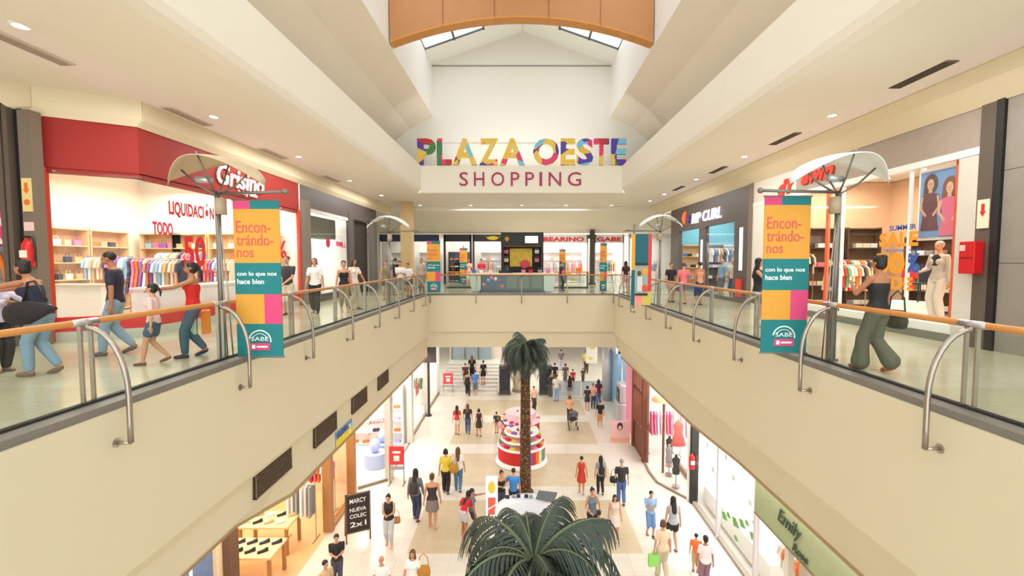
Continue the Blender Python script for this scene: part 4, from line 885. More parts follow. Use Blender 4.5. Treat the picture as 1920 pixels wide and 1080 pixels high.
# white corner shop on the lower left
t = thing('white_shopfront', 'white glazed corner shopfront beyond the wooden shop, lower left', 'shopfront', (-5.6, 18, G))
for (xa, ya), (xc, yc) in (((-6.2, 17.16), (-5.25, 17.88)), ((-5.27, 18.3), (-5.3, 21.8)), ((-5.35, 22.0), (-5.4, 26.0)), ((-5.4, 26.2), (-5.4, 30))):
    d = Vector((xc - xa, yc - ya, 0)).normalized()
    if ya != 18.3: MB().prism([(xa, ya, G + .1), (xc, yc, G + .1), (xc - d.y * .01, yc + d.x * .01, G + .1), (xa - d.y * .01, ya + d.x * .01, G + .1)], (0, 0, 3.6)).build('window_pane', M['shopglass'], t)
    MB().prism([(xa, ya, G), (xc, yc, G), (xc - d.y * .1, yc + d.x * .1, G), (xa - d.y * .1, ya + d.x * .1, G)], (0, 0, .1 if ya != 18.3 else .015)).build('sill', cm(150, 130, 108), t)
for x, y in ((-5.25, 18.05), (-5.33, 21.9), (-5.4, 26.1)): MB().box(x - .14, x + .1, y - .2, y + .18, G, -3.2).build('pier', cm(224, 214, 200), t)
text('AVISO', RT, (-5.85, 17.42, -4.6), (.8, .6, 0), .6, .16, t, .01, 'window_lettering'); text('promo', RT, (-5.85, 17.42, -5.0), (.8, .6, 0), .5, .1, t, .01, 'window_lettering')
struct('wall_left', MB().box(-9.3, -9.2, 17.1, 30, G, -3.1), W)
struct('wall_left', MB().box(-9.3, -5.5, 21.9, 22.0, G, -3.1).box(-9.3, -5.5, 29.9, 30, G, -3.1), W)
shelf(-6.9, 21.6, G, 2.6, .4, 2.9, 5, 0, 'white shelf unit with lavender and orange boxes in the white corner shop', W, ('box', [(176, 170, 214), ORC, NVC, ORC, WHT, (176, 170, 214)], 5), 'in the white corner shop', .9)
shelf(-9.0, 19.5, G, 3.4, .4, 2.6, 4, math.pi / 2, 'long white shelf unit along the back of the white corner shop', W, ('box', [WHT, LBC, PKC, GRC], 8), 'along the back of the white corner shop', .7)
for i, (y, c) in enumerate(((19.2, (176, 190, 232)), (20.3, (150, 170, 226)))):
    t = thing('round_display', 'low round pale blue display in the white corner shop, %s one' % ('nearer', 'farther')[i], 'display', (-6.2, y, G))
    MB().lathe([(.001, 0), (.45, 0), (.45, .6), (.001, .6)], (-6.2, y, G)).build('drum', cm(*c), t, smooth=False); MB().ball((-6.2, y, G + .9), (.22, .22, .3)).build('topper', cm(176, 190, 232), t, smooth=True)
MB_ = thing('poster_board', 'red and white sale posters in the glass front by the pole sign', 'poster', (-5.7, 24, G))
for y, z in ((22.8, -4.7), (22.9, -5.7), (24.6, -5.2), (27.3, -5.2)): MB().box(-5.62, -5.6, y - .35, y + .35, z - .3, z + .3).build('poster', cm(232, 86, 86), MB_); 
for i, (y, c) in enumerate(((23.5, CRM), (24.9, WHT), (27.8, GRC))): rail(-6.6, y, G + 1.6, 1.2, 'x', 'rail of clothes behind the lower left glass, %s from the front' % ('first', 'second', 'third')[i], ('shirt', [c, WHT, GNC, PCH], 8), 'behind the lower left glass, %s bay' % ('first', 'second', 'third')[i], zf=G)
area('shop_lamp', (-7.2, 19.6, -3.3), 3, 4, 300, (1, .99, 1)); area('shop_lamp', (-7.2, 26, -3.3), 3, 6, 260, (1, .98, .97))
t = thing('pole_sign', 'dark square box sign on a tall black pole by the lower left glass', 'sign', (-5.3, 25.9, G))
MB().tube([(-5.2, 25.6, G), (-5.2, 25.6, -3.5)], .07, 10).build('pole', cm(72, 64, 60), t); MB().box(-5.75, -4.75, 25.45, 25.6, -3.95, -3.0).build('sign_box', cm(84, 74, 72), t)
MB().tube([(-5.2, 25.6, G), (-5.2, 25.6, G + .06)], .16, 12).build('base', cm(72, 64, 60), t)
def stand_sign(x, y, h, col, label, rz=0., words_=None, w_=.55):
    t = thing('sign_stand', label, 'sign', (x, y, G), rz)
    MB().box(-w_ / 2, w_ / 2, -.02, .02, h * .52, h).build('panel', cm(*col), t, world=False)
    for s in (-1, 1): MB().tube([(s * w_ / 2, 0, 0), (s * w_ / 2, 0, h)], .018, 8).tube([(s * w_ / 2, -.22, .01), (s * w_ / 2, .22, .01)], .018, 8).build('leg', M['pole'], t, world=False)
    MB().box(-w_ / 2, w_ / 2, -.12, .12, h * .42, h * .44).build('ledge', cm(150, 150, 150), t, world=False)
    MB().box(-w_ * .2, w_ * .2, -.03, -.02, h * .62, h * .76).box(-w_ * .28, w_ * .28, -.03, -.02, h * .82, h * .88).build('white_print', W, t, world=False)
stand_sign(-4.85, 17.6, 1.5, (226, 60, 60), 'stand with square red sign beside the white corner shop')
stand_sign(-4.75, 29.6, 1.45, (226, 70, 70), 'red and white sign stand near the far stairs', w_=.6)
t = thing('chalkboard_sign', 'wooden framed black chalkboard sign standing outside the wooden shop', 'sign', (-5.05, 13.9, G), .45)
MB().box(-.33, .33, -.02, .02, .35, 1.5).build('board', cm(46, 38, 34), t, world=False)
fr = MB(); fr.box(-.37, -.33, -.03, .03, 0, 1.54).box(.33, .37, -.03, .03, 0, 1.54).box(-.37, .37, -.03, .03, 1.5, 1.54).box(-.37, .37, -.03, .03, .31, .35); fr.tube([(-.35, .02, 1.4), (-.35, .5, 0)], .02).tube([(.35, .02, 1.4), (.35, .5, 0)], .02)
fr.build('wooden_frame', cm(110, 80, 56), t, world=False)
for s_t, z_, h_ in (('MARCY', 1.25, .14), ('NUEVA', .98, .12), ('COLEC', .78, .12), ('2x1', .5, .16)):
    o = text(s_t, W, (-.24, -.022, z_), (1, 0, 0), .48, h_, None, .006, 'chalk_lettering', bold=.01); o.parent = t

# stairs and entrance at the far left of the hall, far white wall
stt = MB()
for i in range(9): stt.box(-5.3, -1.6, 29.5 + .42 * i, 34.5, G + .15 * i, G + .15 * (i + 1))
struct('floor', stt, mat('stair_stone', srgb(214, 208, 200), .4, noise=.12, nscale=3))
t = thing('entrance_doors', 'glazed entrance doors at the top of the far stairs', 'door', (-4, 34.2, G + 1.35))
for x in (-5.2, -4.2, -3.2): MB().box(x, x + .95, 34.2, 34.22, G + 1.35, -2.8).build('door_pane', mat('blue_glass', srgb(150, 166, 172), .15), t); MB().box(x - .03, x + .03, 34.15, 34.25, G + 1.35, -2.8).build('frame', M['pole'], t)
struct('wall_far', MB().box(-5.4, -1.5, 34.5, 34.6, G + 1.35, -2.6), cm(222, 208, 196))
struct('wall_far', MB().box(-11.6, -5.4, 30, 30.2, G, -2.6), W)
t = thing('display_case', 'tall dark display case in front of the far white shop', 'display', (-1.0, 29.8, G))
MB().box(-1.45, -.75, 29.6, 30.1, G + .08, G + 1.9).build('case', cm(70, 66, 62), t); MB().box(-1.5, -.7, 29.55, 30.15, G, G + .08).build('base', M['pole'], t); MB().box(-1.4, -.8, 29.58, 29.6, G + .3, G + 1.7).build('front_glass', mat('dark_glass', srgb(34, 38, 52), .15), t)
t = thing('display_case', 'tall dark display case right of the palm trunk before the far white shop', 'display', (1.5, 29.8, G))
MB().box(1.15, 1.95, 29.6, 30.1, G + .08, G + 1.9).build('case', cm(80, 78, 76), t); MB().box(1.1, 2.0, 29.55, 30.15, G, G + .08).build('base', M['pole'], t); MB().box(1.2, 1.9, 29.58, 29.6, G + .3, G + 1.7).build('front_glass', mat('dark_glass', srgb(34, 38, 52), .15), t)
cl = thing('cream_column', 'round cream column behind the first palm', 'column', (-.2, 30.6, G)); MB().tube([(-.2, 30.6, G), (-.2, 30.6, -2.75)], .38, 20).build('shaft', cm(236, 222, 190), cl, smooth=True); MB().tube([(-.2, 30.6, G), (-.2, 30.6, G + .15)], .44, 20).build('base', cm(150, 140, 120), cl)
t = thing('glass_barrier', 'low bluish glass barrier at the end of the patterned floor', 'railing', (3.6, 29.3, G))
for i in range(4): MB().box(2.15 + i * .85, 2.95 + i * .85, 29.3, 29.32, G + .05, G + .95).build('glass_panel', mat('pale_blue_glass', srgb(196, 214, 222), .1, trans=.45), t)
MB().tube([(2.1, 29.31, G + .98), (5.55, 29.31, G + .98)], .025).build('top_rail', M['steel'], t)
t = thing('hanging_sign', 'white vertical banner with dark and yellow marks in the far right hall', 'banner', (5.3, 34.5, -4.3))
MB().box(4.85, 5.7, 34.5, 34.53, -6.0, -2.75).build('cloth', W, t)
MB().ball((5.2, 34.48, -3.5), (.22, .03, .3)).ball((5.3, 34.48, -4.4), (.2, .03, .3)).build('dark_print', cm(70, 60, 56), t); MB().ball((5.3, 34.47, -4.75), (.25, .03, .14)).ball((5.2, 34.47, -5.6), (.2, .03, .08)).build('yellow_print', cm(220, 214, 80), t)

# right side of the lower hall
t = thing('grey_portal', 'silvery rounded portal at the far right of the lower hall', 'shopfront', (5.5, 26.5, G))
MB().tube([(5.35, 28.6, G), (5.35, 28.6, -3.21)], .32, 18).build('round_pier', mat('silver_cladding', srgb(190, 190, 192), .35, .3), t, smooth=True)
MB().box(5.6, 5.8, 26.6, 28.4, G, -3.2).build('blue_glass', mat('sky_blue_glass', srgb(140, 190, 226), .2), t)
MB().box(5.45, 5.9, 26.6, 28.3, -3.7, -3.21).build('header', mat('silver_cladding', srgb(190, 190, 192), .35, .3), t)
t = thing('light_panel', 'pale blue wall panel behind the cash machine', 'wall panel', (5.9, 25.3, G)); MB().box(5.85, 5.95, 24.45, 26.5, G, -3.9).build('panel', cm(150, 188, 214), t); MB().box(5.83, 5.97, 24.45, 26.5, -3.9, -3.21).build('header', mat('silver_cladding', srgb(190, 190, 192), .35, .3), t)
t = thing('cash_machine', 'silver cash machine with a dark screen by the right portal', 'machine', (5.5, 25.2, G))
MB().prism([(5.15, 24.6, G), (5.8, 24.6, G), (5.8, 25.6, G), (5.15, 25.6, G)], (0, 0, 1.0)).box(5.3, 5.8, 24.6, 25.6, G + 1.0, G + 2.0).build('body', mat('silver_cladding', srgb(190, 190, 192), .35, .3), t, bevel=.08)
MB().box(5.27, 5.3, 24.75, 25.45, G + 1.05, G + 1.75).build('screen', mat('dark_green_screen', srgb(40, 52, 44), .2), t); MB().box(5.255, 5.27, 25.0, 25.15, G + 1.35, G + 1.5).build('green_light', cm(120, 200, 80), t)
t = thing('pink_shopfront', 'pink shop with folded brown wooden doors, lower right', 'shopfront', (5.3, 20, G))
bw = mat('dark_reddish_wood', srgb(112, 62, 38), .5, noise=.15, nscale=5)
for y0, y1 in ((19.5, 19.75), (21.3, 21.55)): MB().box(5.2, 5.45, y0, y1, G, -3.21).build('door_post', bw, t)
MB().box(5.27, 5.35, 19.75, 21.3, G, G + 1.3).build('door_panel', bw, t); MB().box(5.27, 5.35, 19.75, 21.3, -4.2, -4.05).build('crossbar', bw, t)
for a in range(3): MB().box(5.26, 5.37, 20.0 + a * .45, 20.05 + a * .45, G + 1.3, -3.21).build('door_stile', bw, t)
MB().box(5.5, 5.6, 22, 24.1, G, -3.21).build('pink_panel', cm(240, 150, 176), t)
pts_ = [(5.25, 19.5), (5.2, 18.6), (5.26, 17.7), (5.6, 17.1), (6.0, 16.45)]
sb = MB()
for (xa, ya), (xc, yc) in zip(pts_, pts_[1:]): sb.prism([(xa, ya, G), (xc, yc, G), (xc + .08, yc, G), (xa + .08, ya, G)], (0, 0, .06))
sb.build('curved_sill', cm(140, 120, 100), t)
gl = MB()
for (xa, ya), (xc, yc) in zip(pts_, pts_[1:]): gl.prism([(xa + .03, ya, G + .06), (xc + .03, yc, G + .06), (xc + .04, yc, G + .06), (xa + .04, ya, G + .06)], (0, 0, 3.7))
gl.build('curved_glass', M['shopglass'], t)
MB().box(6.55, 6.65, 16.5, 19.0, G, G + .25).build('inner_step', cm(150, 130, 110), t)
struct('wall_right', MB().box(9.4, 9.5, 16.4, 24.4, G, -3.1), mat('pale_pink_wall', srgb(250, 226, 230), .8)); struct('wall_right', MB().box(6.0, 9.4, 16.3, 16.42, G, -3.1).box(5.9, 9.4, 24.3, 24.4, G, -3.1), W)
for i, (x, y) in enumerate(((6.3, 20.6), (7.6, 20.2), (7.4, 18.6))):
    rail(x, y, G + 1.9, 1.1, 'x', 'rail of pink clothes in the lower right pink shop, %s' % ('nearest the doors', 'at the back', 'behind the curved glass')[i], ('dress', [PKC, PCH, WHT, PKC, (250, 196, 210)], 7), 'in the pink shop, %s' % ('nearest the doors', 'at the back', 'behind the curved glass')[i], zf=G)
for i, (x, y, c) in enumerate(((5.95, 18.3, GRC), (6.25, 19.2, BKC), (5.9, 17.3, BKC))):
    t = thing('display_bust', '%s display bust on the pink shop window floor, %s' % (CNAME[c], ('middle one', 'farthest one', 'nearest one')[i]), 'mannequin', (x, y, G), group='busts in the pink shop')
    MB().tube([(x, y, G + .07), (x, y, G + .6)], .02, 8).build('stand', M['steel'], t)
    MB().tube([(x, y, G + .07), (x, y, G + .09)], .15, 14).build('base', M['steel'], t)
    MB().loft([((x, y, G + z), (a, 0, 0), (0, b_, 0)) for z, a, b_ in ((.55, .13, .1), (.7, .15, .11), (.85, .11, .08), (1.0, .14, .1), (1.12, .16, .09), (1.2, .06, .05), (1.3, .045, .045))], 14).build('torso', cm(*c), t, smooth=True)
t = thing('orange_canopy_stand', 'brown and tan parasol stand above the pink shop window', 'display', (5.7, 18.4, G))
MB().tube([(5.8, 18.6, G), (5.8, 18.6, -3.9)], .05).build('post', bw, t); MB().lathe([(.5, 0), (.4, .15), (.02, .3), (.02, .27), (.38, .12)], (5.8, 18.6, -4.0), 16).build('canopy', cm(206, 160, 110), t, smooth=True)
t = thing('coral_dress_form', 'coral red dress hung high behind the curved glass', 'dress', (6.0, 17.6, G + 2.3)); MB().loft([((6.1, 17.7, G + z), (a, 0, 0), (0, a * .5, 0)) for z, a in ((1.5, .3), (2.0, .16), (2.3, .2), (2.5, .06))], 12).build('cloth', cm(226, 110, 100), t, smooth=True); MB().tube([(6.1, 17.7, G + 2.5), (6.1, 17.7, -3.21)], .006, 5).build('wire', M['pole'], t)
hose_box(6.05, 16.1, G + 1.3, 0, 'red fire extinguisher on the black edge of the white lower right shop')
t = thing('white_glazed_shopfront', 'white shopfront of tall glass with green leaf decals, lower right', 'shopfront', (6.2, 13, G))
MB().box(6.05, 6.3, 16.12, 16.3, G, -3.2).build('black_edge', cm(40, 38, 36), t)
MB().box(6.15, 6.165, 11.7, 16.12, G + .1, -3.2).build('window_pane', M['shopglass'], t); MB().box(6.1, 6.25, 11.7, 16.12, G, G + .1).build('sill', cm(160, 150, 140), t)
for y in (14.05, 11.75): MB().box(6.08, 6.2, y - .05, y + .05, G, -3.2).build('mullion', cm(214, 206, 210), t)
MB().box(6.5, 7.2, 11.7, 16.1, G + .1, G + .7).build('display_step', W, t)
lf = MB(); gr_ = cm(110, 170, 90)
for y, z, r_ in ((13.7, -6.1, .3), (13.4, -5.9, .22), (13.0, -5.9, .35), (12.6, -5.7, .3), (12.3, -5.5, .2), (12.0, -5.7, .28), (11.9, -5.3, .2), (12.9, -6.3, .2)):
    lf.prism([(6.135, y, z - r_ * .2), (6.135, y - r_, z + r_ * .1), (6.135, y - r_ * .3, z + r_ * .6), (6.135, y + r_ * .4, z + r_ * .4)], (.012, 0, 0))
lf.build('leaf_decals', gr_, t)
bd = MB()
for y, z in ((13.6, -4.2), (13.1, -4.6), (12.5, -4.0), (12.1, -4.8), (15, -4.4), (14.5, -5)): bd.ball((6.13, y, z), (.01, .09, .09))
bd.build('pale_dots', cm(216, 226, 196), t)
struct('wall_right', MB().box(9.4, 9.5, 6, 16.3, G, -3.1), W)
t = thing('green_awning_sign', 'sage green sign board with dark script lettering, lower right', 'sign', (6.05, 9.5, -4.3))
sgm = mat('sage_board', srgb(158, 166, 126), .7, noise=.08, nscale=10)
MB().box(6.0, 6.12, 6.0, 11.6, -4.76, -3.8).build('board', sgm, t)
MB().box(5.98, 6.14, 6.0, 11.6, -4.80, -4.76).build('lower_edge', cm(120, 116, 84), t)
text('Emily', cm(60, 76, 56), (5.985, 10.5, -4.46), (0, -1, 0), .9, .42, t, .02, 'sign_lettering', shear=.35); text('Rose', cm(60, 76, 56), (5.985, 9.9, -4.70), (0, -1, 0), .55, .2, t, .02, 'sign_lettering', shear=.35)
t = thing('clothing_shopfront', 'shopfront with pale curtains and orange goods under the sage green sign', 'shopfront', (6.1, 10, G))
MB().box(6.12, 6.135, 8.5, 11.6, G + .1, -4.8).build('window_pane', M['shopglass'], t)
MB().box(6.4, 6.5, 6.0, 10.3, G + .1, -3.2).build('curtain', cm(214, 196, 176), t); MB().box(6.1, 6.25, 10.25, 10.4, G, -4.8).build('mullion', cm(226, 214, 200), t)
rail(6.75, 11.0, G + 1.6, .9, 'y', 'rail of orange clothes under the sage green sign', ('shirt', [ORC, PCH, CRM, WHT], 7), 'under the sage green sign', zf=G)
area('shop_lamp', (7.6, 14, -3.3), 2.6, 4, 300, (1, 1, 1)); area('shop_lamp', (7.4, 10, -3.3), 2, 2.5, 70, (1, .95, .9)); area('shop_lamp', (7.2, 19.6, -3.3), 3, 5, 300, (1, .94, .96))
t = thing('photo_stand', 'square stand with pink photograph of a dark haired face by the brown doors', 'sign', (4.8, 21.8, G))
MB().box(4.3, 5.15, 21.75, 21.8, G + .25, G + 1.05).build('panel', cm(240, 190, 186), t); MB().box(4.28, 5.17, 21.7, 22.0, G, G + .25).build('base', cm(232, 180, 150), t)
MB().ball((4.7, 21.74, G + .78), (.14, .02, .2)).build('printed_hair', cm(60, 40, 36), t); MB().ball((4.7, 21.73, G + .72), (.09, .02, .13)).build('printed_face', cm(226, 170, 150), t)

# ------------------------------------------------------------------ kiosks of the lower hall
KC = (0.0, 19.75, G)
t = thing('sweet_kiosk', 'round white and red sweet kiosk behind the first palm', 'kiosk', KC)
MB().lathe([(.001, 0), (1.12, 0), (1.14, .06), (1.08, .14), (1.06, .18), (.001, .18)], KC, 36).build('skirt', W, t, smooth=True)
for a0, a1, c in ((150, 285, RDC), (285, 296, PUC), (296, 306, (200, 60, 60)), (306, 316, ORC), (316, 326, CRM), (326, 338, (60, 160, 130)), (338, 352, (160, 120, 60)), (352, 510, RDC)):
    MB().lathe([(.98, .18), (1.02, .18), (1.02, .72), (.98, .72)], KC, 14, a0=R(a0), a1=R(a1)).build('striped_side', cm(*c), t)
for z, r_ in ((.72, 1.04), (1.0, .9), (1.28, .74)):
    MB().lathe([(r_ - .5, z), (r_, z), (r_ + .02, z + .04), (r_, z + .09), (r_ - .5, z + .09)], KC, 36).build('tier', W, t, smooth=False)
MB().lathe([(.5, .2), (.55, .2), (.5, 1.3), (.45, 1.3)], KC, 24).build('core', cm(232, 150, 150), t)
MB().tube([KC, (KC[0], KC[1], G + 2.0)], .12, 12).ball((KC[0], KC[1], G + 2.05), .2).build('centre_post', cm(240, 225, 225), t)
swc = [PKC, PUC, ORC, WHT, RDC, (200, 60, 120), GNC, PCH, YLC, (150, 110, 200)]
n = 0
for z, r_, k in ((.81, .96, 18), (1.09, .82, 15), (1.37, .64, 11)):
    for i in range(k):
        a = 2 * math.pi * (i + .3) / k; c = swc[(i * 3 + n) % len(swc)]; n += 1
        garment('box', c, (KC[0] + r_ * math.cos(a) * .94, KC[1] + r_ * math.sin(a) * .94, G + z), a + math.pi / 2, '%s sweet bin on the %s tier of the round kiosk' % (CNAME.get(c, 'magenta'), {.81: 'lowest', 1.09: 'middle', 1.37: 'top'}[z]), 'sweet bins of the round kiosk', .62)
t = thing('sweet_kiosk', 'second round sweet kiosk of white and red, half hidden behind the first', 'kiosk', (-.25, 22.9, G))
k2 = (-.05, 22.9, G)
MB().lathe([(.001, 0), (1.02, 0), (1.02, .15), (.001, .15)], k2, 30).build('skirt', W, t); MB().lathe([(.9, .15), (.95, .15), (.95, .7), (.9, .7)], k2, 30).build('side', cm(*RDC), t)
MB().lathe([(.2, .7), (.98, .7), (.98, .8), (.2, .8)], k2, 30).build('counter_top', W, t); MB().lathe([(.2, .8), (.8, .8), (.75, 1.15), (.2, 1.15)], k2, 30).build('tier', cm(240, 200, 206), t)
for i in range(12):
    a = 2 * math.pi * i / 12; c = swc[(i * 3) % len(swc)]; garment('box', c, (k2[0] + .88 * math.cos(a), k2[1] + .88 * math.sin(a), G + .8), a, '%s sweet bin on the second round kiosk' % CNAME.get(c, 'magenta'), 'sweet bins of the second kiosk', .55)
# white round counter below the near palm
t = thing('round_counter', 'white round information counter between the two palms', 'kiosk', (.12, 13.7, G))
rc = (.2, 13.7, G)
MB().lathe([(.001, .0), (.8, .0), (.84, .1), (.9, .9), (1.02, 1.05), (1.02, 1.12), (.82, 1.12), (.74, .95), (.7, .2), (.001, .2)], rc, 40).build('counter', mat('white_gloss', srgb(236, 236, 240), .25), t, smooth=True)
MB().lathe([(1.0, .78), (.99, .98), (1.005, .98), (1.01, .78)], rc, 40).build('blue_trim', cm(190, 206, 226), t)
t2 = thing('tablet', 'dark grey tablet stand leaning on the round counter', 'screen', (.75, 14.3, G + 1.12)); MB().prism([(.45, 14.3, G + 1.13), (1.0, 14.1, G + 1.13), (1.15, 14.5, G + 1.22), (.55, 14.65, G + 1.22)], (0, 0, .03)).build('screen', cm(96, 100, 106), t2); MB().tube([(.8, 14.4, G + 1.1), (.8, 14.4, G + 1.16)], .08).build('foot', M['pole'], t2)
for i, (x, c) in enumerate(((-.45, NVC), (-.25, GRC), (-.1, NVC), (.15, NVC), (.3, GRC))): garment('stack', c, (x, 14.48 - .2 * abs(x), G + 1.12), 0, '%s small item on the rim of the white round counter, %s from the left' % (CNAME[c], ('first', 'second', 'third', 'fourth', 'fifth')[i]), 'items on the round counter', .4)
t = thing('glowing_totem', 'glowing white totem sign with orange and red picture beside the round counter', 'sign', (-.93, 13.9, G))
MB().box(-1.1, -.74, 13.9, 14.0, G + .7, G + 2.05).build('light_box', mat('totem_glow', (1, .95, .9), .5, emit=.9), t, bevel=.04)
MB().box(-1.0, -.84, 13.92, 13.98, G, G + .7).build('post', W, t); MB().box(-1.15, -.7, 13.8, 14.1, G, G + .03).build('base', M['pole'], t)
MB().ball((-.92, 13.89, G + 1.72), (.12, .015, .2)).build('orange_print', mat('orange_print', srgb(250, 170, 60), .5, emit=.5), t); MB().box(-1.04, -.8, 13.885, 13.9, G + .85, G + 1.4).build('red_print', mat('red_print', srgb(236, 90, 70), .5, emit=.3), t)
MB().prism([(-1.04, 13.88, G + 1.0), (-.8, 13.88, G + 1.15), (-.8, 13.88, G + 1.2), (-1.04, 13.88, G + 1.05)], (0, .005, 0)).build('white_swoosh', W, t)

# ------------------------------------------------------------------ palms
leafm = mat('palm_leaf', srgb(50, 62, 50), .6, noise=.4, nscale=6); ribm = mat('palm_rib', srgb(92, 104, 72), .5)
bark = bpy.data.materials.new('palm_bark'); bark.use_nodes = True; nt = bark.node_tree; b = nt.nodes['Principled BSDF']; b.inputs['Roughness'].default_value = .9
tc = nt.nodes.new('ShaderNodeTexCoord'); vo = nt.nodes.new('ShaderNodeTexVoronoi'); vo.inputs['Scale'].default_value = 9; cr = nt.nodes.new('ShaderNodeValToRGB')
cr.color_ramp.elements[0].color = srgb(168, 122, 66) + (1,); cr.color_ramp.elements[1].color = srgb(78, 54, 34) + (1,); cr.color_ramp.elements[1].position = .5
nt.links.new(tc.outputs['Object'], vo.inputs[0]); nt.links.new(vo.outputs[0], cr.inputs[0]); nt.links.new(cr.outputs[0], b.inputs[0])
def frond_mesh(seed, e0, L_, droop, leaf):
    rnd = random.Random(seed); mb = MB(); pts = []; p = Vector((0, 0, 0)); e = R(e0); n = 14
    for i in range(n + 1):
        pts.append(p.copy()); e -= droop / n * (1 + i / n); p = p + Vector((math.cos(e), 0, math.sin(e))) * L_ / n
    mb.tube(pts, [.018 * (1 - i / n) + .004 for i in range(n + 1)], 5, 1)
    m_ = 26
    for i in range(3, m_ + 1):
        f = i / m_ * n; k = min(int(f), n - 1); q = pts[k].lerp(pts[k + 1], f - k); tg = (pts[k + 1] - pts[k]).normalized()
        ll = leaf * (.55 + .6 * math.sin(math.pi * min(1, i / m_ * .85 + .08))) * rnd.uniform(.85, 1.1)
        for s in (-1, 1):
            d = (Vector((0, s, 0)) * .75 + tg * .75 + Vector((0, 0, .1))).normalized(); a = q.copy(); wv = .017 * rnd.uniform(.8, 1.3); rows = []
            sg_ = 5
            for j in range(sg_ + 1):
                w_ = wv * (1 - .85 * (j / sg_) ** 2); wdir = d.cross(Vector((0, s, 0))).normalized() if abs(d.y) < .9 else tg
                rows.append((a - tg * w_, a + tg * w_)); d = (d + Vector((0, 0, -.42))).normalized(); a = a + d * ll / sg_
            v = [x for r_ in rows for x in r_]; mb.add(v, [(2 * j, 2 * j + 1, 2 * j + 3, 2 * j + 2) for j in range(sg_)])
    return mb.mesh('frond', [leafm, ribm])
FR = [frond_mesh(i, e, L_, d, lf_) for i, (e, L_, d, lf_) in enumerate(((70, 1.35, 2.0, .5), (50, 1.45, 2.1, .55), (30, 1.4, 1.9, .55), (5, 1.3, 1.4, .5), (78, .95, 1.0, .42), (60, 1.2, 2.6, .5)))]
def palm(x, y, top, label, seed, scl=1.):
    rnd = random.Random(seed); t = thing('palm_tree', label, 'palm tree', (x, y, G))
    pr = []; z = G + .06; i = 0
    while z < top: pr += [(.2 - .05 * (z - G) / (top - G), z), (.225 - .055 * (z - G) / (top - G), z + .05), (.2 - .05 * (z - G) / (top - G), z + .09)]; z += .09
    pts = [(x, y, zz) for r_, zz in pr]; MB().tube(pts, [r_ for r_, zz in pr], 14).build('trunk', bark, t, smooth=True)
    MB().lathe([(.001, 0), (.3, 0), (.32, .1), (.27, .1), (.25, .06), (.001, .06)], (x, y, G), 24).build('base_ring', cm(120, 116, 108), t, smooth=True)
    MB().ball((x, y, top - .08), (.13, .13, .26)).build('crown_heart', cm(70, 70, 46), t, smooth=True)
    k = 46
    for i in range(k):
        me = FR[4] if i < 4 else FR[(0, 1, 5, 2, 3)[i % 5]]
        o = bpy.data.objects.new('frond', me); COL.objects.link(o); o.parent = t
        o.location = (0, 0, top - G + .1); o.rotation_euler = (rnd.uniform(-.2, .2), rnd.uniform(-.15, .25), i * 2.4 + rnd.uniform(-.3, .3)); s_ = scl * rnd.uniform(.7, 1.12); o.scale = (s_, s_, s_)
palm(.14, 16.85, -1.72, 'tall slim palm tree rising from the lower hall behind the round counter', 3, .98)
palm(.14, 4.9, -1.78, 'nearer palm tree seen from above at the bottom of the view', 5, 1.0)

# ------------------------------------------------------------------ people
PEND = []      # (object, finishing step): raw shapes melted into one skin by a voxel remesh, once, at the end
def melt(mb, name, m, parent, voxel, after=None, smooth_it=2):
    o = mb.build(name, m, parent, world=False, fix=False)
    r_ = o.modifiers.new('melt', 'REMESH'); r_.mode = 'VOXEL'; r_.voxel_size = voxel; r_.use_smooth_shade = True
    if smooth_it: sm_ = o.modifiers.new('relax', 'SMOOTH'); sm_.iterations = smooth_it; sm_.factor = .5
    PEND.append((o, after, m)); return o
def ik(a, c, l1, l2, pole):
    a, c = Vector(a), Vector(c); d = c - a; L_ = min(d.length, (l1 + l2) * .998); d.normalize(); c = a + d * L_
    k = (l1 * l1 - l2 * l2 + L_ * L_) / (2 * L_); h_ = math.sqrt(max(0, l1 * l1 - k * k)); p = Vector(pole); p = (p - d * p.dot(d))
    p.normalize(); return a + d * k + p * h_, c
SHIRTS = {'tee': .55, 'long': 1.9, 'tank': 0, 'strap': 0}
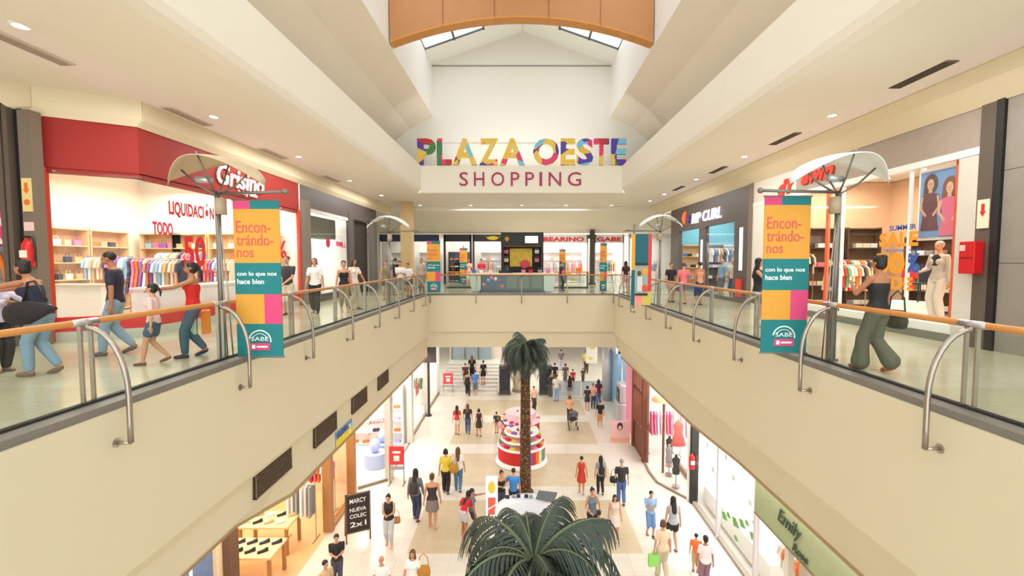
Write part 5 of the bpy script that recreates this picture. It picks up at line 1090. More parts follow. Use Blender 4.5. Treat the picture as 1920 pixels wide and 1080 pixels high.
def person(label, loc, h, ang, top=('tee', WHT), bot=('jeans', BLC), hair=('short', 'dark'), shoes=BKC, skin=0, lh=None, rh=None, step=.0, lean=0., female=False, lift=0., v=.015, group=None, nod=0.):
    """faces local -y; lh / rh: hand places, step: stride, all in units of the body height"""
    t = thing('person', label, 'person', loc, R(ang), group)
    sk = M['skin2'] if skin else M['skin']; hm = M['hair' + hair[1]]
    g = .0
    def up(x, y, z):
        """upper body point, leaned forward about the hips"""
        y0, z0 = y, z - .52; c, s = math.cos(lean), math.sin(lean)
        return Vector((x, y0 * c - z0 * s, .52 + y0 * s + z0 * c)) * h
    b = MB(); sw, hw = (.093, .052) if female else (.108, .05); wst = .064 if female else .074; hip = .094 if female else .086
    tors = [(.475, hip * .8, .05), (.50, hip, .062), (.53, hip, .064), (.57, hip * .88, .056), (.61, wst, .05), (.66, wst * 1.08, .054), (.71, .084 if female else .09, .062 if female else .06), (.76, .09 if female else .098, .058), (.80, .082 if female else .092, .048), (.825, .05, .038), (.845, .03, .03)]
    b.loft([(up(0, .0, z), Vector((rx * h, 0, 0)), (up(0, 1, z) - up(0, 0, z)) / h * ry * h) for z, rx, ry in tors], 16)
    if female: 
        for s in (-1, 1): b.ball(tuple(up(s * .04, -.045, .735)), .033 * h)
    b.capsule(up(0, .004, .82), .028 * h, up(0, -.006 - nod * .02, .885), .026 * h)
    hc = up(0, -.012 - nod * .03, .932)
    b.ball(tuple(hc + Vector((0, .004 * h, .008 * h))), (.0425 * h, .052 * h, .052 * h), n=16, m=10)
    b.ball(tuple(hc + Vector((0, -.014 * h, -.026 * h))), (.032 * h, .034 * h, .036 * h), n=14, m=8)
    b.ball(tuple(hc + Vector((0, -.052 * h, -.012 * h))), (.007 * h, .010 * h, .014 * h), n=8, m=6)
    for s in (-1, 1): b.ball(tuple(hc + Vector((s * .043 * h, .006 * h, -.006 * h))), (.006 * h, .012 * h, .018 * h), n=8, m=6)
    arms = []
    for s, tgt in ((1, lh), (-1, rh)):
        S = up(s * sw, 0, .796); tg = tgt if tgt else (s * .15, -.02 + s * step * .35, .455)
        tv = Vector(tg) * h if not tgt else Vector((tg[0], tg[1], tg[2])) * h
        E_, Wp = ik(S, tv, .165 * h, .15 * h, (s * .5, .9, -.3))
        b.capsule(S, .027 * h, S.lerp(E_, .5), .024 * h); b.capsule(S.lerp(E_, .5), .025 * h, E_, .0205 * h)
        b.capsule(E_, .0215 * h, E_.lerp(Wp, .35), .0215 * h); b.capsule(E_.lerp(Wp, .35), .0215 * h, Wp, .0145 * h)
        d = (Wp - E_).normalized(); pc_ = Wp + d * .028 * h; b.capsule(Wp, .013 * h, Wp + d * .045 * h, .019 * h, flat=.6)
        arms.append((s, S, E_, Wp, d))
    legs = []
    for s in (1, -1):
        hj = Vector((s * hw, 0, .50)) * h; fy = -s * step; fz = .045 + (.05 * abs(step) / .12 if s * step < 0 else 0) * (1 if step else 0)
        K, A_ = ik(hj, Vector((s * .05, fy, fz)) * h, .235 * h, .235 * h, (0, -1, 0))
        b.capsule(hj, .052 * h, hj.lerp(K, .5), .044 * h); b.capsule(hj.lerp(K, .5), .044 * h, K, .031 * h)
        b.capsule(K, .031 * h, K.lerp(A_, .35), .033 * h); b.capsule(K.lerp(A_, .35), .033 * h, A_, .0195 * h)
        tilt = 0 if fz < .05 else .5; fd = Vector((0, -math.cos(tilt), -math.sin(tilt)))
        b.capsule(A_ + Vector((0, .018 * h, -.018 * h)), .021 * h, A_ + fd * .085 * h + Vector((0, 0, -.026 * h)), .017 * h, flat=.9)
        legs.append((s, hj, K, A_, fd))
    def finish(me, arms=arms, hc=hc):
        q = MB()
        for s, S, E_, Wp, d in arms:
            side = d.cross(Vector((0, 0, 1)));
            if side.length < .2: side = Vector((0, 1, 0))
            side.normalize(); palm_n = d.cross(side).normalized(); base = Wp + d * .055 * h
            if d.z < -.6: side = Vector((0, -1, 0)); side = (side - d * side.dot(d)).normalized(); palm_n = Vector((-s, 0, 0))
            for i, (ln, off) in enumerate(((.040, .0135), (.046, .0045), (.043, -.0045), (.034, -.0135))):
                p0 = base + side * off * h - d * (.006 if i in (0, 3) else 0) * h; p1 = p0 + (d + palm_n * .25).normalized() * ln * .5 * h; p2 = p1 + (d + palm_n * .9).normalized() * ln * .5 * h
                q.tube([p0 - d * .02 * h, p0, p1, p2], [.0052 * h, .0052 * h, .0047 * h, .0035 * h], 6)
            p0 = Wp + d * .022 * h + side * .014 * h; p1 = p0 + (d * .6 + side * .8).normalized() * .022 * h; q.tube([p0 - side * .01 * h, p0, p1, p1 + (d + side * .25).normalized() * .018 * h], [.007 * h, .0065 * h, .0056 * h, .004 * h], 6)
        for s in (-1, 1):
            q.ball(tuple(hc + Vector((s * .0165 * h, -.0465 * h, .002 * h))), (.0062 * h, .004 * h, .0036 * h), 1, 8, 6)
            q.tube([hc + Vector((s * .009 * h, -.050 * h, .013 * h)), hc + Vector((s * .024 * h, -.045 * h, .014 * h))], .0018 * h, 5, 1)
        q.ball(tuple(hc + Vector((0, -.0465 * h, -.033 * h))), (.011 * h, .004 * h, .0035 * h), 2, 8, 6)
        bm = bmesh.new(); bm.from_mesh(me); nv = [bm.verts.new(p) for p in q.v]
        for f, mi in zip(q.f, q.mi):
            try: fc_ = bm.faces.new([nv[i] for i in f]); fc_.material_index = mi; fc_.smooth = True
            except ValueError: pass
        bm.to_mesh(me); bm.free(); me.materials.append(M['eye']); me.materials.append(M['lip'])
    melt(b, 'body', sk, t, v, finish)
    I = .006 * h + .003
    # shirt
    kind, c = top; dress = kind == 'dress'
    if kind:
        mb = MB(); zt = .815 if kind != 'strap' else .77; zb = .50 if not dress else .56
        rr = [(z, rx, ry) for z, rx, ry in tors if zb <= z <= zt]
        if kind != 'strap': rr.append((.825, .06, .038))
        mb.loft([(up(0, 0, z), Vector((rx * h + I, 0, 0)), (up(0, 1, z) - up(0, 0, z)) / h * (ry * h + I * 1.1)) for z, rx, ry in rr], 18)
        if female:
            for s in (-1, 1): mb.ball(tuple(up(s * .04, -.045, .735)), .033 * h + I)
        sl_ = {'tee': .62, 'long': 1.93, 'dress': .0}.get(kind, 0)
        for s, S, E_, Wp, d in arms:
            if sl_ > 0:
                e1 = S.lerp(E_, min(1, sl_)); mb.capsule(S, .026 * h + I * .8, e1, .0235 * h + I)
                if sl_ > 1: mb.capsule(E_, .022 * h + I, E_.lerp(Wp, sl_ - 1), .017 * h + I * .7)
            elif kind in ('tank', 'dress'): mb.capsule(up(s * .055, 0, .78), .03 * h, up(s * .06, 0, .825), .018 * h + I * .5)
        melt(mb, 'shirt' if not dress else 'bodice', cm(*c), t, v * .95)
    # lower garment
    kind, c = bot
    if kind:
        mb = MB(); rr = [(.472, hip * .86, .055), (.50, hip, .064), (.53, hip, .064), (.57, hip * .9, .056), (.60, wst, .05)]
        J = I * .8
        if kind in ('skirt', 'dress', 'longskirt'):
            zh = {'skirt': .34, 'dress': .33, 'longskirt': .12}[kind]; st_ = abs(step) * (.56 - zh) / .5
            prof = [(.60, wst, .05, 0), (.53, hip, .066, 0), (.46, hip * 1.08, .075, st_ * .3), (zh + .02, hip * 1.22, .088, st_), (zh, hip * 1.22, .088, st_)]
            mb.loft([(Vector((0, 0, z)) * h, (rx * h + J, 0, 0), (0, (ry + e_) * h + J, 0)) for z, rx, ry, e_ in prof], 20)
        else:
            mb.loft([(Vector((0, 0, z)) * h, (rx * h + J, 0, 0), (0, ry * h + J, 0)) for z, rx, ry in rr], 18)
            end = {'jeans': 1.0, 'trousers': 1.0, 'leggings': 1.0, 'wide': .98, 'shorts': -.25, 'longshorts': .12, 'crop': .7}[kind]; lo = {'wide': .034, 'trousers': .009, 'jeans': .005, 'longshorts': .012, 'shorts': .008}.get(kind, .003) * h
            for s, hj, K, A_, fd in legs:
                mb.capsule(hj, .053 * h + J, hj.lerp(K, .5), .045 * h + J)
                if end <= 0: e1 = hj.lerp(K, .5 if end < -.2 else 1 + end); mb.capsule(hj, .053 * h + J, e1, .047 * h + J + lo)
                else:
                    l2 = lo * (.45 if kind == 'wide' else 1); mb.capsule(hj.lerp(K, .5), .045 * h + J, K, .032 * h + J + l2); mb.capsule(K, .032 * h + J + l2, K.lerp(A_, min(.35, end)), .033 * h + J + l2)
                    if end > .35: mb.capsule(K.lerp(A_, .35), .033 * h + J + l2, K.lerp(A_, end * .92), .0215 * h + J + lo * 1.3)
        melt(mb, {'skirt': 'skirt', 'dress': 'skirt', 'longskirt': 'skirt', 'shorts': 'shorts', 'longshorts': 'shorts'}.get(kind, 'trousers'), cm(*c), t, v * .95)
    if shoes:
        for s, hj, K, A_, fd in legs:
            mb = MB(); a0 = A_ + Vector((0, .03 * h, -.025 * h)); a1 = A_ + fd * .095 * h + Vector((0, 0, -.03 * h))
            X_ = Vector((1, 0, 0))
            rg = [(a0.lerp(a1, f), X_ * w_ * h, Vector((0, 0, hh * h))) for f, w_, hh in ((-.03, .012, .012), (.03, .022, .022), (.3, .024, .026), (.6, .026, .021), (.85, .027, .017), (.98, .02, .012), (1.02, .008, .006))]
            mb.loft(rg, 12); mb.build('shoe', cm(*shoes), t, smooth=True, world=False, fix=False)
    # hair
    kind = hair[0]
    if kind != 'bald':
        mb = MB(); r_ = .0445 * h + .006
        mb.ball(tuple(hc + Vector((0, .012 * h, .018 * h))), (r_, .052 * h + .004, .05 * h), n=16, m=10)
        if kind != 'short':
            mb.ball(tuple(hc + Vector((0, .022 * h, -.01 * h))), (r_ * .98, .043 * h, .055 * h), n=14, m=8)
        if kind == 'long':
            bk = [(hc + Vector((0, .03 * h, .0)), .042, .03), (hc + Vector((0, .035 * h, -.05 * h)), .043, .026), (up(0, .048, .80), .048, .024), (up(0, .066, .74), .044, .02), (up(0, .068, .70), .026, .012)]
            mb.loft([(c_, Vector((a_ * h, 0, 0)), Vector((0, b__ * h, 0))) for c_, a_, b__ in bk], 14)
            for s in (-1, 1): mb.capsule(hc + Vector((s * .038 * h, .0, .01 * h)), .016 * h, hc + Vector((s * .045 * h, .012 * h, -.09 * h)), .014 * h)
        if kind == 'bob':
            for s in (-1, 1): mb.capsule(hc + Vector((s * .036 * h, .0, .01 * h)), .018 * h, hc + Vector((s * .042 * h, .008 * h, -.05 * h)), .016 * h)
        if kind == 'bun': mb.ball(tuple(hc + Vector((0, .045 * h, .045 * h))), .026 * h)
        if kind == 'pony': mb.capsule(hc + Vector((0, .055 * h, .03 * h)), .017 * h, hc + Vector((0, .095 * h, -.045 * h)), .014 * h); mb.capsule(hc + Vector((0, .095 * h, -.045 * h)), .014 * h, hc + Vector((0, .09 * h, -.10 * h)), .007 * h)
        melt(mb, 'hair', hm, t, v * .9, smooth_it=1)
    return t, arms, legs, hc
def world_of(t, p): return Matrix.Translation(t.location) @ Matrix.Rotation(t.rotation_euler.z, 4, 'Z') @ Vector(p)
def gp_(px, fy, hy, z=G, lo=1.48, hi=1.84):
    """floor place and body height of someone whose feet and head show at these heights of the photograph"""
    p = onz(px, fy, z); d = ray(px, hy); zt = H + d.z * (p.y / d.y); return p, max(lo, min(hi, zt - z))
def bag(kind, t, p, col, label, s=1., rz=0.):
    q = world_of(t, p); n_ = {'tote': 'shoulder_bag', 'pack': 'backpack', 'shopper': 'shopping_bag'}[kind]
    o = thing(n_, label, n_.replace('_', ' '), q, t.rotation_euler.z + rz)
    mb = MB()
    if kind == 'tote':
        mb.loft([((0, 0, z * s), (a * s, 0, 0), (0, b_ * s, 0)) for z, a, b_ in ((-.15, .10, .03), (-.13, .14, .055), (-.04, .16, .06), (.08, .14, .045), (.12, .12, .02))], 14)
        mb.build('body', cm(*col), o, smooth=True, world=False)
        MB().tube([(-.11 * s, 0, .10 * s), (-.09 * s, 0, .3 * s), (0, 0, .40 * s), (.09 * s, 0, .3 * s), (.11 * s, 0, .10 * s)], .011 * s, 6).build('strap', cm(*col), o, smooth=True, world=False)
    elif kind == 'pack':
        mb.loft([((0, 0, z * s), (a * s, 0, 0), (0, b_ * s, 0)) for z, a, b_ in ((-.2, .1, .05), (-.17, .14, .09), (0, .15, .1), (.15, .13, .07), (.21, .07, .03))], 16); mb.build('body', cm(*col), o, smooth=True, world=False)
        MB().ball((0, .085 * s, -.07 * s), (.1 * s, .04 * s, .08 * s)).build('pocket', cm(*col), o, smooth=True, world=False)
    else:
        mb.prism([(-.14 * s, -.05 * s, -.34 * s), (.14 * s, -.05 * s, -.34 * s), (.14 * s, -.05 * s, 0), (-.14 * s, -.05 * s, 0)], (0, .1 * s, 0)); mb.build('body', cm(*col), o, world=False)
        MB().tube([(-.06 * s, 0, -.01), (-.05 * s, 0, .09 * s), (.05 * s, 0, .09 * s), (.06 * s, 0, -.01)], .007, 6).build('handle', cm(*col), o, world=False)
    return o
HOLD = dict(lh=(.03, -.15, .66), rh=(-.03, -.16, .67))       # both hands before the chest, looking at a phone
def P(label, px, fy, hy, ang, z=G, lo=1.48, hi=1.84, **k):
    p, h = gp_(px, fy, hy, z, lo, hi); return person(label, p, h, ang, **k)

# --- lower hall, from the front of the picture backwards
p, *_ = P('woman in black sleeveless tunic looking at her hands, patterned leggings, near the chalkboard sign', 730, 1022, 925, 5, female=True, top=('tank', BKC), bot=('leggings', (190, 188, 190)), hair=('bun', 'dark'), nod=1, shoes=PCH, step=.05, **HOLD)
o = MB(); bag('tote', p, (-.02 + .24, .02, .78), (176, 116, 60), 'tan shoulder bag beside the woman in the black tunic', .8)
p, *_ = P('woman with long black hair and dark backpack, left of the skirt wearer', 780, 976, 878, 172, female=True, top=('long', (120, 120, 122)), bot=('jeans', (50, 60, 84)), hair=('long', 'dark'), step=.07)
bag('pack', p, (0, .2, 1.2), (60, 54, 56), 'dark grey backpack worn by the long haired woman in jeans')
P('woman seen from behind in black bandeau top and taupe skirt, walking beside the backpack wearer', 811, 990, 886, 185, female=True, top=('strap', (60, 50, 46)), bot=('skirt', (130, 116, 108)), hair=('bun', 'brown'), shoes=PCH, step=.05)
p, *_ = P('woman in yellow top and black trousers seen from behind on the left aisle', 836, 925, 841, 178, female=True, top=('tee', (226, 204, 70)), bot=('trousers', BKC), hair=('bob', 'dark'), step=.06)
bag('tote', p, (-.30, .02, 1.0), (190, 140, 50), 'mustard shoulder bag of the woman in the yellow top', 1.25)
P('woman with long light brown hair, white top and blue jeans walking beside the yellow top', 859, 921, 838, 182, female=True, top=('tee', (240, 236, 238)), bot=('jeans', (90, 124, 164)), hair=('long', 'brown'), step=.06)
P('woman bending forward in red shirt and pale shorts by the glowing totem', 868, 1008, 922, 150, female=True, top=('tee', (206, 30, 46)), bot=('shorts', (196, 196, 204)), hair=('long', 'dark'), skin=1, lean=.5, lh=(.1, -.25, .62), rh=(-.1, -.2, .45), step=.05, shoes=PCH)
P('companion in grey top and dark shorts reaching towards the glowing totem', 885, 1000, 918, 110, female=True, top=('tee', (110, 110, 120)), bot=('shorts', (60, 56, 70)), hair=('short', 'dark'), skin=1, lh=(.06, -.30, .80), step=.04)
pw = Vector((-.72, 15.5, G)); person('woman with dark hair in black top leaning at the back of the round counter', pw, 1.58, 20, top=('strap', BKC), bot=('jeans', (70, 70, 90)), hair=('bun', 'dark'), female=True, lean=.15, **HOLD)
pw = Vector((-.28, 15.5, G)); person('man with black hair in bright blue shirt behind the round counter', pw, 1.6, 170, top=('tee', (70, 140, 216)), bot=('jeans', NVC), hair=('short', 'dark'), lh=(.14, -.2, .62))
P('woman in knee length red dress walking right of the palm trunk', 1090, 926, 855, 170, female=True, lo=1.4, top=('dress', (200, 56, 36)), bot=('dress', (200, 56, 36)), hair=('short', 'dark'), shoes=(170, 150, 150), step=.06)
p, *_ = P('woman in grey top and black leggings between red dress and black shirt', 1126, 927, 857, 182, female=True, top=('tee', (150, 152, 156)), bot=('leggings', BKC), hair=('long', 'dark'), step=.04)
bag('pack', p, (0, .18, .98), BKC, 'small black backpack worn low by the long haired woman in grey', .75)
p, *_ = P('grey haired person in black shirt and blue jeans with a black bag', 1165, 946, 860, 175, top=('tee', (44, 42, 46)), bot=('jeans', (76, 104, 160)), hair=('short', 'grey'), step=.06, skin=0)
bag('tote', p, (.28, 0, .92), BKC, 'black shoulder bag of the grey haired person', .9)
p, *_ = P('woman in grey tank top with orange scarf walking right of the near palm', 1110, 1010, 914, 10, female=True, top=('tank', (110, 126, 136)), bot=('trousers', BKC), hair=('bun', 'dark'), lh=(.1, -.14, .6), rh=(-.08, -.14, .6), step=.05)
q_, h_ = gp_(1110, 1010, 914); 
sc_ = thing('scarf', 'orange scarf round the neck of the woman in the grey tank', 'scarf', q_); MB().tube([Vector((math.cos(a) * .07, -.02 + math.sin(a) * .065, h_ * .845)) for a in [R(30 * i) for i in range(12)]] , .02, 8).build('cloth', cm(236, 160, 80), sc_, smooth=True, world=False)
p, *_ = P('person in dark red top with dark backpack beside the near palm', 1122, 1050, 962, 170, lo=1.5, top=('tee', (150, 40, 56)), bot=('jeans', (90, 90, 100)), hair=('short', 'dark'))
bag('pack', p, (0, .2, 1.12), (60, 52, 48), 'dark backpack with pale pocket right of the near palm', 1.1)
P('woman in pale blush dress walking towards the camera between the aisle groups', 1152, 1012, 938, 0, female=True, top=('dress', (226, 204, 190)), bot=('dress', (232, 214, 200)), hair=('long', 'dark'), shoes=WHT, step=.05, lo=1.45)
P('man in light blue shirt and denim shorts looking at his phone on the right', 1219, 1004, 920, 0, hi=1.75, top=('tee', (150, 180, 216)), bot=('longshorts', (110, 150, 196)), hair=('short', 'dark'), shoes=BKC, nod=1, step=.05, **HOLD)
P('woman with long black hair in grey tank top and black shorts, seen from behind', 1261, 1032, 930, 180, female=True, top=('tank', (176, 180, 190)), bot=('shorts', BKC), hair=('long', 'dark'), shoes=(150, 80, 70), step=.05)
p, *_ = P('woman in peach shirt and beige trousers seen from behind holding a green bag', 1242, 1085, 974, 185, female=True, top=('tee', (236, 206, 176)), bot=('trousers', (206, 190, 160)), hair=('bob', 'brown'), shoes=TNC, step=.06)
bag('shopper', p, (.26, 0, .72), (150, 220, 110), 'light green shopping bag carried by the woman in the peach shirt')
P('child in orange shirt beside the pink shirted woman at the lower right', 1304, 1072, 1000, 160, lo=1.1, hi=1.4, top=('tee', (236, 120, 60)), bot=('longshorts', TNC), hair=('short', 'dark'), v=.013)
P('woman in pale pink shirt and plum trousers at the lower right edge of the hall', 1321, 1105, 1006, 176, female=True, top=('tee', (240, 222, 222)), bot=('trousers', (140, 104, 116)), hair=('bun', 'dark'), skin=1)
P('bald man in white shirt at the bottom edge left of the near palm', 717, 1150, 1044, 0, top=('tee', WHT), bot=('jeans', NVC), hair=('bald', 'dark'))
p, *_ = P('woman with long auburn hair and white printed top at the bottom edge', 775, 1140, 1030, 0, female=True, top=('tee', WHT), bot=('jeans', NVC), hair=('long', 'brown'), step=.04)
bag('tote', p, (.27, 0, .98), (190, 130, 50), 'mustard shoulder bag of the woman at the bottom edge', 1.1)
P('person in black cap and black shirt standing by the chalkboard sign', 633, 1100, 1012, 20, top=('tee', BKC), bot=('jeans', (70, 70, 84)), hair=('short', 'dark'), nod=1, **HOLD)
P('dark haired person at the foot of the first wooden post, bottom of the view', 612, 1160, 1058, 60, top=('tee', TNC), bot=('jeans', NVC), hair=('short', 'dark'))
P('woman in red top and pale shorts, leftmost of three walkers mid hall', 857, 815, 760, 180, female=True, top=('tee', (200, 60, 50)), bot=('shorts', (214, 210, 206)), hair=('long', 'dark'), shoes=BKC, step=.04)
P('person in dark top and blue jeans, middle of three walkers mid hall', 877, 813, 757, 180, top=('tee', (50, 46, 56)), bot=('jeans', (80, 100, 140)), hair=('long', 'brown'), step=.05)
P('person in dark dress, rightmost of three walkers mid hall', 898, 818, 766, 195, female=True, lo=1.4, top=('dress', (56, 46, 44)), bot=('dress', (56, 46, 44)), hair=('bob', 'dark'), step=.06)
P('child in dark top and pink shorts left of the sweet kiosk', 931, 812, 773, 170, lo=1.1, hi=1.35, top=('tee', (50, 60, 60)), bot=('shorts', (226, 150, 150)), hair=('short', 'dark'))
P('woman with brown hair bending over the sweet kiosk on its left', 944, 838, 787, 250, lo=1.5, female=True, top=('tee', (220, 190, 200)), bot=('trousers', (190, 60, 80)), hair=('long', 'brown'), lean=.35, lh=(.08, -.22, .62), rh=(-.08, -.22, .62))
P('person all in black with bare shoulders by the far stairs, left pair', 877, 742, 695, 180, female=True, top=('strap', BKC), bot=('trousers', BKC), hair=('bun', 'dark'), step=.03)
P('man in blue shirt and grey shorts standing by the far stairs', 891, 742, 693, 180, top=('tee', (80, 130, 200)), bot=('longshorts', (110, 116, 130)), hair=('short', 'dark'), shoes=TNC)
def ST(label, x, k, h_, ang, **kw): return person(label, (x, 29.5 + .42 * k + .2, G + .15 * (k + 1)), h_, ang, **kw)
ST('small dark figure climbing the far stairs, left one', -3.75, 2, 1.45, 180, top=('tee', (90, 40, 40)), bot=('trousers', BKC), hair=('short', 'dark'))
ST('tall dark figure climbing the far stairs, middle one', -3.35, 3, 1.75, 180, top=('tee', BKC), bot=('trousers', BKC), hair=('long', 'brown'))
ST('figure in dark top with bare legs on the far stairs, right one', -2.55, 2, 1.65, 200, female=True, top=('tee', BKC), bot=('shorts', BKC), hair=('short', 'dark'))
P('seated looking dark figure just right of the palm trunk beyond the kiosk', 1001, 768, 726, 30, lo=1.4, top=('tee', (236, 200, 170)), bot=('trousers', (80, 60, 56)), hair=('short', 'dark'))
P('person in light top and pale jeans in the far crowd, nearest the palm crown', 1043, 752, 702, 175, top=('tee', (220, 214, 206)), bot=('jeans', (150, 176, 210)), hair=('short', 'dark'), skin=1)
P('person in dark green jacket left edge of the far crowd', 1032, 744, 698, 170, top=('long', (60, 66, 56)), bot=('trousers', (90, 96, 84)), hair=('short', 'dark'))
P('person in grey at the very back of the far crowd', 1052, 694, 655, 180, top=('tee', (110, 100, 104)), bot=('jeans', (190, 196, 206)), hair=('short', 'dark'))
P('broad person in black shirt in the far crowd', 1040, 722, 680, 180, top=('tee', BKC), bot=('trousers', (110, 110, 112)), hair=('short', 'dark'))
P('person in brown grey clothes in the far crowd, centre', 1060, 722, 681, 185, top=('tee', (110, 90, 92)), bot=('trousers', (130, 120, 120)), hair=('bob', 'brown'))
P('child in red shirt in the far crowd', 1074, 726, 692, 180, lo=1.15, hi=1.4, top=('tee', (210, 40, 50)), bot=('trousers', BKC), hair=('short', 'dark'))
P('woman in black top and grey shorts in the far crowd', 1068, 748, 704, 178, female=True, top=('tank', BKC), bot=('shorts', (130, 130, 150)), hair=('long', 'dark'))
p, *_ = P('person pushing a dark stroller up the right of the hall', 1068, 792, 742, 172, top=('tee', (236, 180, 130)), bot=('trousers', (80, 70, 80)), hair=('bob', 'brown'), lh=(.1, -.22, .6), rh=(-.1, -.22, .6), step=.05)
P('man in black shirt and tan shorts walking right of the stroller', 1125, 802, 757, 180, top=('tee', BKC), bot=('longshorts', (206, 160, 110)), hair=('short', 'brown'), step=.05, shoes=WHT)
P('person with dark hair in dark top, left of the tight group at the right portal', 1101, 770, 723, 175, female=True, top=('tee', (50, 46, 50)), bot=('shorts', (60, 60, 70)), hair=('bob', 'dark'), shoes=TNC)
P('person in peach top in the middle of the tight group at the right portal', 1112, 766, 718, 170, top=('tee', (226, 170, 140)), bot=('jeans', (70, 80, 100)), hair=('short', 'brown'))
P('person in dark red top at the right of the tight group at the right portal', 1122, 762, 711, 178, female=True, top=('tee', (110, 30, 44)), bot=('jeans', (80, 110, 160)), hair=('long', 'dark'))
P('mannequin like figure in yellow top and dark trousers at the far right hall', 1099, 700, 654, 170, top=('tee', (220, 206, 90)), bot=('trousers', (90, 70, 56)), hair=('short', 'dark'))
P('small figure in dark clothes below the yellow top at the far right hall', 1093, 718, 690, 170, lo=1.1, top=('tee', (90, 70, 70)), bot=('trousers', (90, 90, 92)), hair=('short', 'dark'))
# stroller
so_ = onz(1074, 803, G); t = thing('stroller', 'dark grey baby stroller on the right aisle', 'stroller', so_)
S_ = lambda x, y, z: (so_.x + x, so_.y + y, G + z)
for x, y in ((-.22, -.3), (.22, -.3), (-.2, .32), (.2, .32)): MB().tube([S_(x - .02, y, .1), S_(x + .02, y, .1)], .1, 14).build('wheel', M['dark'], t, smooth=False)
mb = MB()
for s in (-.22, .22): mb.tube([S_(s, -.42, 1.0), S_(s, -.1, .5), S_(s, .32, .12)], .014).tube([S_(s, -.3, .12), S_(s, .1, .6)], .014)
mb.tube([S_(-.22, -.42, 1.0), S_(.22, -.42, 1.0)], .018); mb.build('frame', M['pole'], t)
MB().loft([(S_(0, y, z), (.2, 0, 0), (0, .02, .14 * f)) for y, z, f in ((-.15, .55, .6), (0, .5, 1), (.2, .45, 1), (.3, .42, .5))], 12).build('seat', cm(70, 64, 72), t, smooth=True)
MB().loft([(S_(0, -.2 + .12 * math.sin(a), .78 + .1 * math.cos(a)), (.22, 0, 0), (0, .16 * math.cos(a * .6), .1)) for a in (-1.2, -.6, 0, .6, 1.2)], 12).build('hood', cm(90, 84, 92), t, smooth=True)

# --- upper walkways
V1 = .011
NB = onz(84, 702, 0)
p, arms, *_ = person('woman in black top bending forward with outstretched arms at the near left handrail', NB, 1.72, -82, female=True, skin=1, top=('strap', (36, 40, 62)), bot=('jeans', (130, 156, 176)), hair=('bun', 'dark'), lean=.28, lh=(.14, -.46, .72), rh=(-.10, -.44, .70), step=.07, shoes=(120, 104, 84), v=V1)
bb = thing('shoulder_bag', 'large slouchy black bag hanging behind the bending woman', 'shoulder bag', NB)
mb = MB(); mb.loft([(NB + Vector((x, -.24, z)), (0, .09 * f, 0), (.0, 0, .2 * f)) for x, z, f in ((-.27, .93, .25), (-.25, .92, .55), (-.12, .92, .82), (.08, .94, .85), (.25, .97, .55), (.38, .99, .3), (.48, 1.0, .08))], 14); mb.build('body', cm(34, 28, 32), bb, smooth=True)
MB().tube([NB + Vector((-.05, -.2, 1.05)), NB + Vector((-.02, -.14, 1.36)), NB + Vector((.06, -.12, 1.38)), NB + Vector((.3, -.2, 1.1))], .016, 8).build('strap', cm(34, 28, 32), bb, smooth=True)
ND = Vector((-7.85, 6.9, 0))
person('person in lavender shirt and black trousers at the left edge by the handrail', ND, 1.5, 80, top=('long', (206, 196, 216)), bot=('trousers', BKC), hair=('short', 'dark'), skin=1, lh=(.1, -.28, .72), rh=(-.1, -.28, .72), v=V1, female=True, shoes=(110, 96, 80))
P('man in navy shirt and light jeans walking past the red shop', 222, 664, 463, -68, z=0, top=('tee', (38, 38, 58)), bot=('jeans', (140, 164, 184)), hair=('short', 'dark'), skin=1, step=.10, shoes=(90, 90, 96), v=V1, nod=1)
P('girl in pink top and denim shorts with a ponytail walking before the red shop', 292, 682, 530, -70, z=0, lo=1.2, hi=1.4, female=True, top=('tee', (236, 196, 190)), bot=('shorts', (60, 90, 116)), hair=('pony', 'dark'), step=.11, shoes=(120, 80, 60), v=.010)
p, *_ = P('woman in red top and dark jeans with a ponytail beside the near left lamp post', 366, 668, 489, -60, z=0, female=True, hi=1.66, top=('strap', (206, 30, 20)), bot=('jeans', (60, 90, 104)), hair=('pony', 'dark'), skin=1, step=.08, lh=(.10, -.30, .72), shoes=(40, 40, 70), v=V1)
bag('shopper', p, (-.22, .16, .78), (238, 130, 20), 'orange shopping bag carried by the woman in the red top', 1.2)
bag('shopper', p, (-.16, -.02, .72), (190, 214, 180), 'pale green shopping bag carried by the woman in the red top', 1.0)
P('man in dark shirt with white stripe standing right of the big left banner', 541, 590, 479, 0, z=0, top=('tee', (56, 50, 60)), bot=('longshorts', (206, 196, 176)), hair=('short', 'brown'), rh=(-.05, -.16, .56), lh=(.05, -.16, .56), shoes=BKC, v=.013)
P('woman with auburn hair, white top and black vest walking on the left walkway', 592, 587, 483, 10, z=0, female=True, top=('tee', WHT), bot=('trousers', BKC), hair=('bob', 'red'), step=.06, v=.013)
P('woman in black bandeau top and khaki trousers by the left handrail', 646, 585, 488, 25, z=0, female=True, top=('strap', BKC), bot=('crop', (140, 124, 96)), hair=('bun', 'dark'), step=.05, v=.013, shoes=TNC)
P('woman with long black hair and white top passing the khaki trousers', 665, 580, 484, 60, z=0, female=True, top=('tee', (236, 220, 210)), bot=('jeans', (190, 180, 160)), hair=('long', 'dark'), skin=1, lh=(.1, -.22, .5), step=.05, v=.013)
P('person in green patterned top behind the far left lamp post', 724, 562, 488, 10, z=0, female=True, top=('tank', (130, 120, 90)), bot=('shorts', (70, 70, 66)), hair=('short', 'brown'))
P('person in black shirt deeper on the left walkway', 742, 553, 474, 190, z=0, top=('tee', BKC), bot=('jeans', (100, 110, 120)), hair=('short', 'dark'))
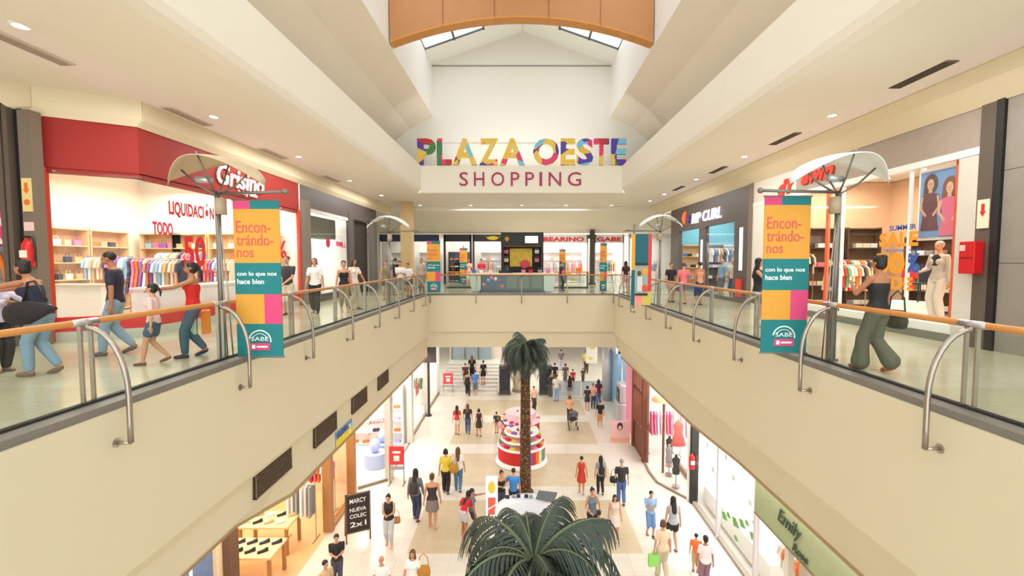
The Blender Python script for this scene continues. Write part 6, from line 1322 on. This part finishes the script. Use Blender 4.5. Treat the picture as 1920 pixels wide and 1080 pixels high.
P('person in white shirt at the far left handrail', 751, 558, 489, 20, z=0, top=('tee', WHT), bot=('longshorts', (120, 116, 96)), hair=('short', 'dark'), lo=1.5, **HOLD)
P('person in white top with dark hair leaning at the far left handrail', 768, 556, 492, -20, z=0, lo=1.5, top=('tee', (236, 236, 240)), bot=('shorts', (90, 90, 84)), hair=('short', 'dark'), lean=.2)
P('blurred grey figure at the far left corner of the walkway', 791, 548, 480, 0, z=0, top=('tee', (180, 170, 166)), bot=('trousers', (150, 130, 120)), hair=('short', 'brown'))
P('person in red shirt with black trousers beyond the white kiosk', 903, 537, 474, 20, z=0, top=('tee', (206, 30, 60)), bot=('trousers', BKC), hair=('short', 'dark'))
P('person in pale pink top beyond the far banner', 879, 538, 480, 10, z=0, female=True, top=('tee', (240, 180, 160)), bot=('trousers', (230, 190, 176)), hair=('long', 'brown'))
P('person in dark clothes on the right landing near the slim column', 1052, 545, 490, 100, z=0, top=('tee', (90, 60, 60)), bot=('trousers', BKC), hair=('short', 'brown'), step=.06)
P('woman with long dark hair and burgundy top near the far right banner', 1173, 549, 489, 190, z=0, female=True, top=('tee', (70, 24, 34)), bot=('shorts', (200, 130, 150)), hair=('long', 'dark'), shoes=BKC)
P('person in black top and tan shorts on the right walkway, leftmost of the seated group', 1257, 566, 492, 10, z=0, top=('tee', (40, 36, 40)), bot=('shorts', (206, 160, 140)), hair=('short', 'brown'))
P('person in coral pink shirt on the right walkway', 1281, 570, 492, 180, z=0, top=('tee', (244, 120, 130)), bot=('shorts', (120, 110, 110)), hair=('short', 'brown'), hi=1.65)
P('tanned person in blue shorts on the right walkway by the dark surf shop', 1311, 572, 490, 200, z=0, top=('strap', (206, 150, 120)), bot=('longshorts', (40, 60, 110)), hair=('short', 'dark'), skin=1, hi=1.65)
P('woman with long black hair in black tank and grey skirt behind the right handrail', 1419, 612, 483, 60, z=0, female=True, top=('tank', BKC), bot=('skirt', (96, 98, 88)), hair=('long', 'dark'), shoes=TNC, v=.012, rh=(-.05, -.12, .8))
p, *_ = person('woman in black camisole and wide olive grey trousers striding along the right walkway', (5.36, 6.95, 0), 1.76, 196, female=True, skin=1, top=('strap', BKC), bot=('wide', (98, 96, 80)), hair=('bun', 'dark'), step=.10, lh=(.05, -.2, .74), shoes=(170, 90, 70), v=V1)
bag('tote', p, (-.32, .05, .80), (60, 60, 48), 'dark olive handbag of the woman in wide trousers', 1.05, 1.57)
# shop mannequins
p, *_ = person('mannequin in pale cardigan and pale trousers in the sale shop window', (9.3, 10.35, .36), 1.76, -80, female=True, top=('long', (190, 184, 172)), bot=('trousers', (214, 206, 192)), hair=('short', 'grey'), shoes=None, v=.013, rh=(-.1, -.12, .62))
p['category'] = 'mannequin'; p.name = 'mannequin'
MB().ball((0, -.085, 1.31), (.11, .045, .15), n=16, m=10).build('black_top', cm(30, 30, 36), p, smooth=True, world=False)
for i, (x, y, c, w_) in enumerate(((9.3, 21.5, (120, 160, 190), 'blue'), (9.3, 20.4, (206, 196, 180), 'cream'), (9.6, 19.6, (90, 96, 100), 'grey'))):
    p, *_ = person('mannequin in %s clothes in the dark surf shop window' % w_, (x, y, .0), 1.78, -70, top=('tee', c), bot=('longshorts', (60, 80, 110)), hair=('bald', 'dark'), shoes=None); p['category'] = 'mannequin'; p.name = 'mannequin'

# ------------------------------------------------------------------ melt all bodies and clothes in one go
bpy.context.view_layer.update()
dg = bpy.context.evaluated_depsgraph_get()
done = [(o, bpy.data.meshes.new_from_object(o.evaluated_get(dg)), f, m) for o, f, m in PEND]
for o, me, f, m in done:
    o.modifiers.clear(); me.materials.clear(); me.materials.append(m); o.data = me
    if f: f(me)
    me.polygons.foreach_set('use_smooth', [True] * len(me.polygons))
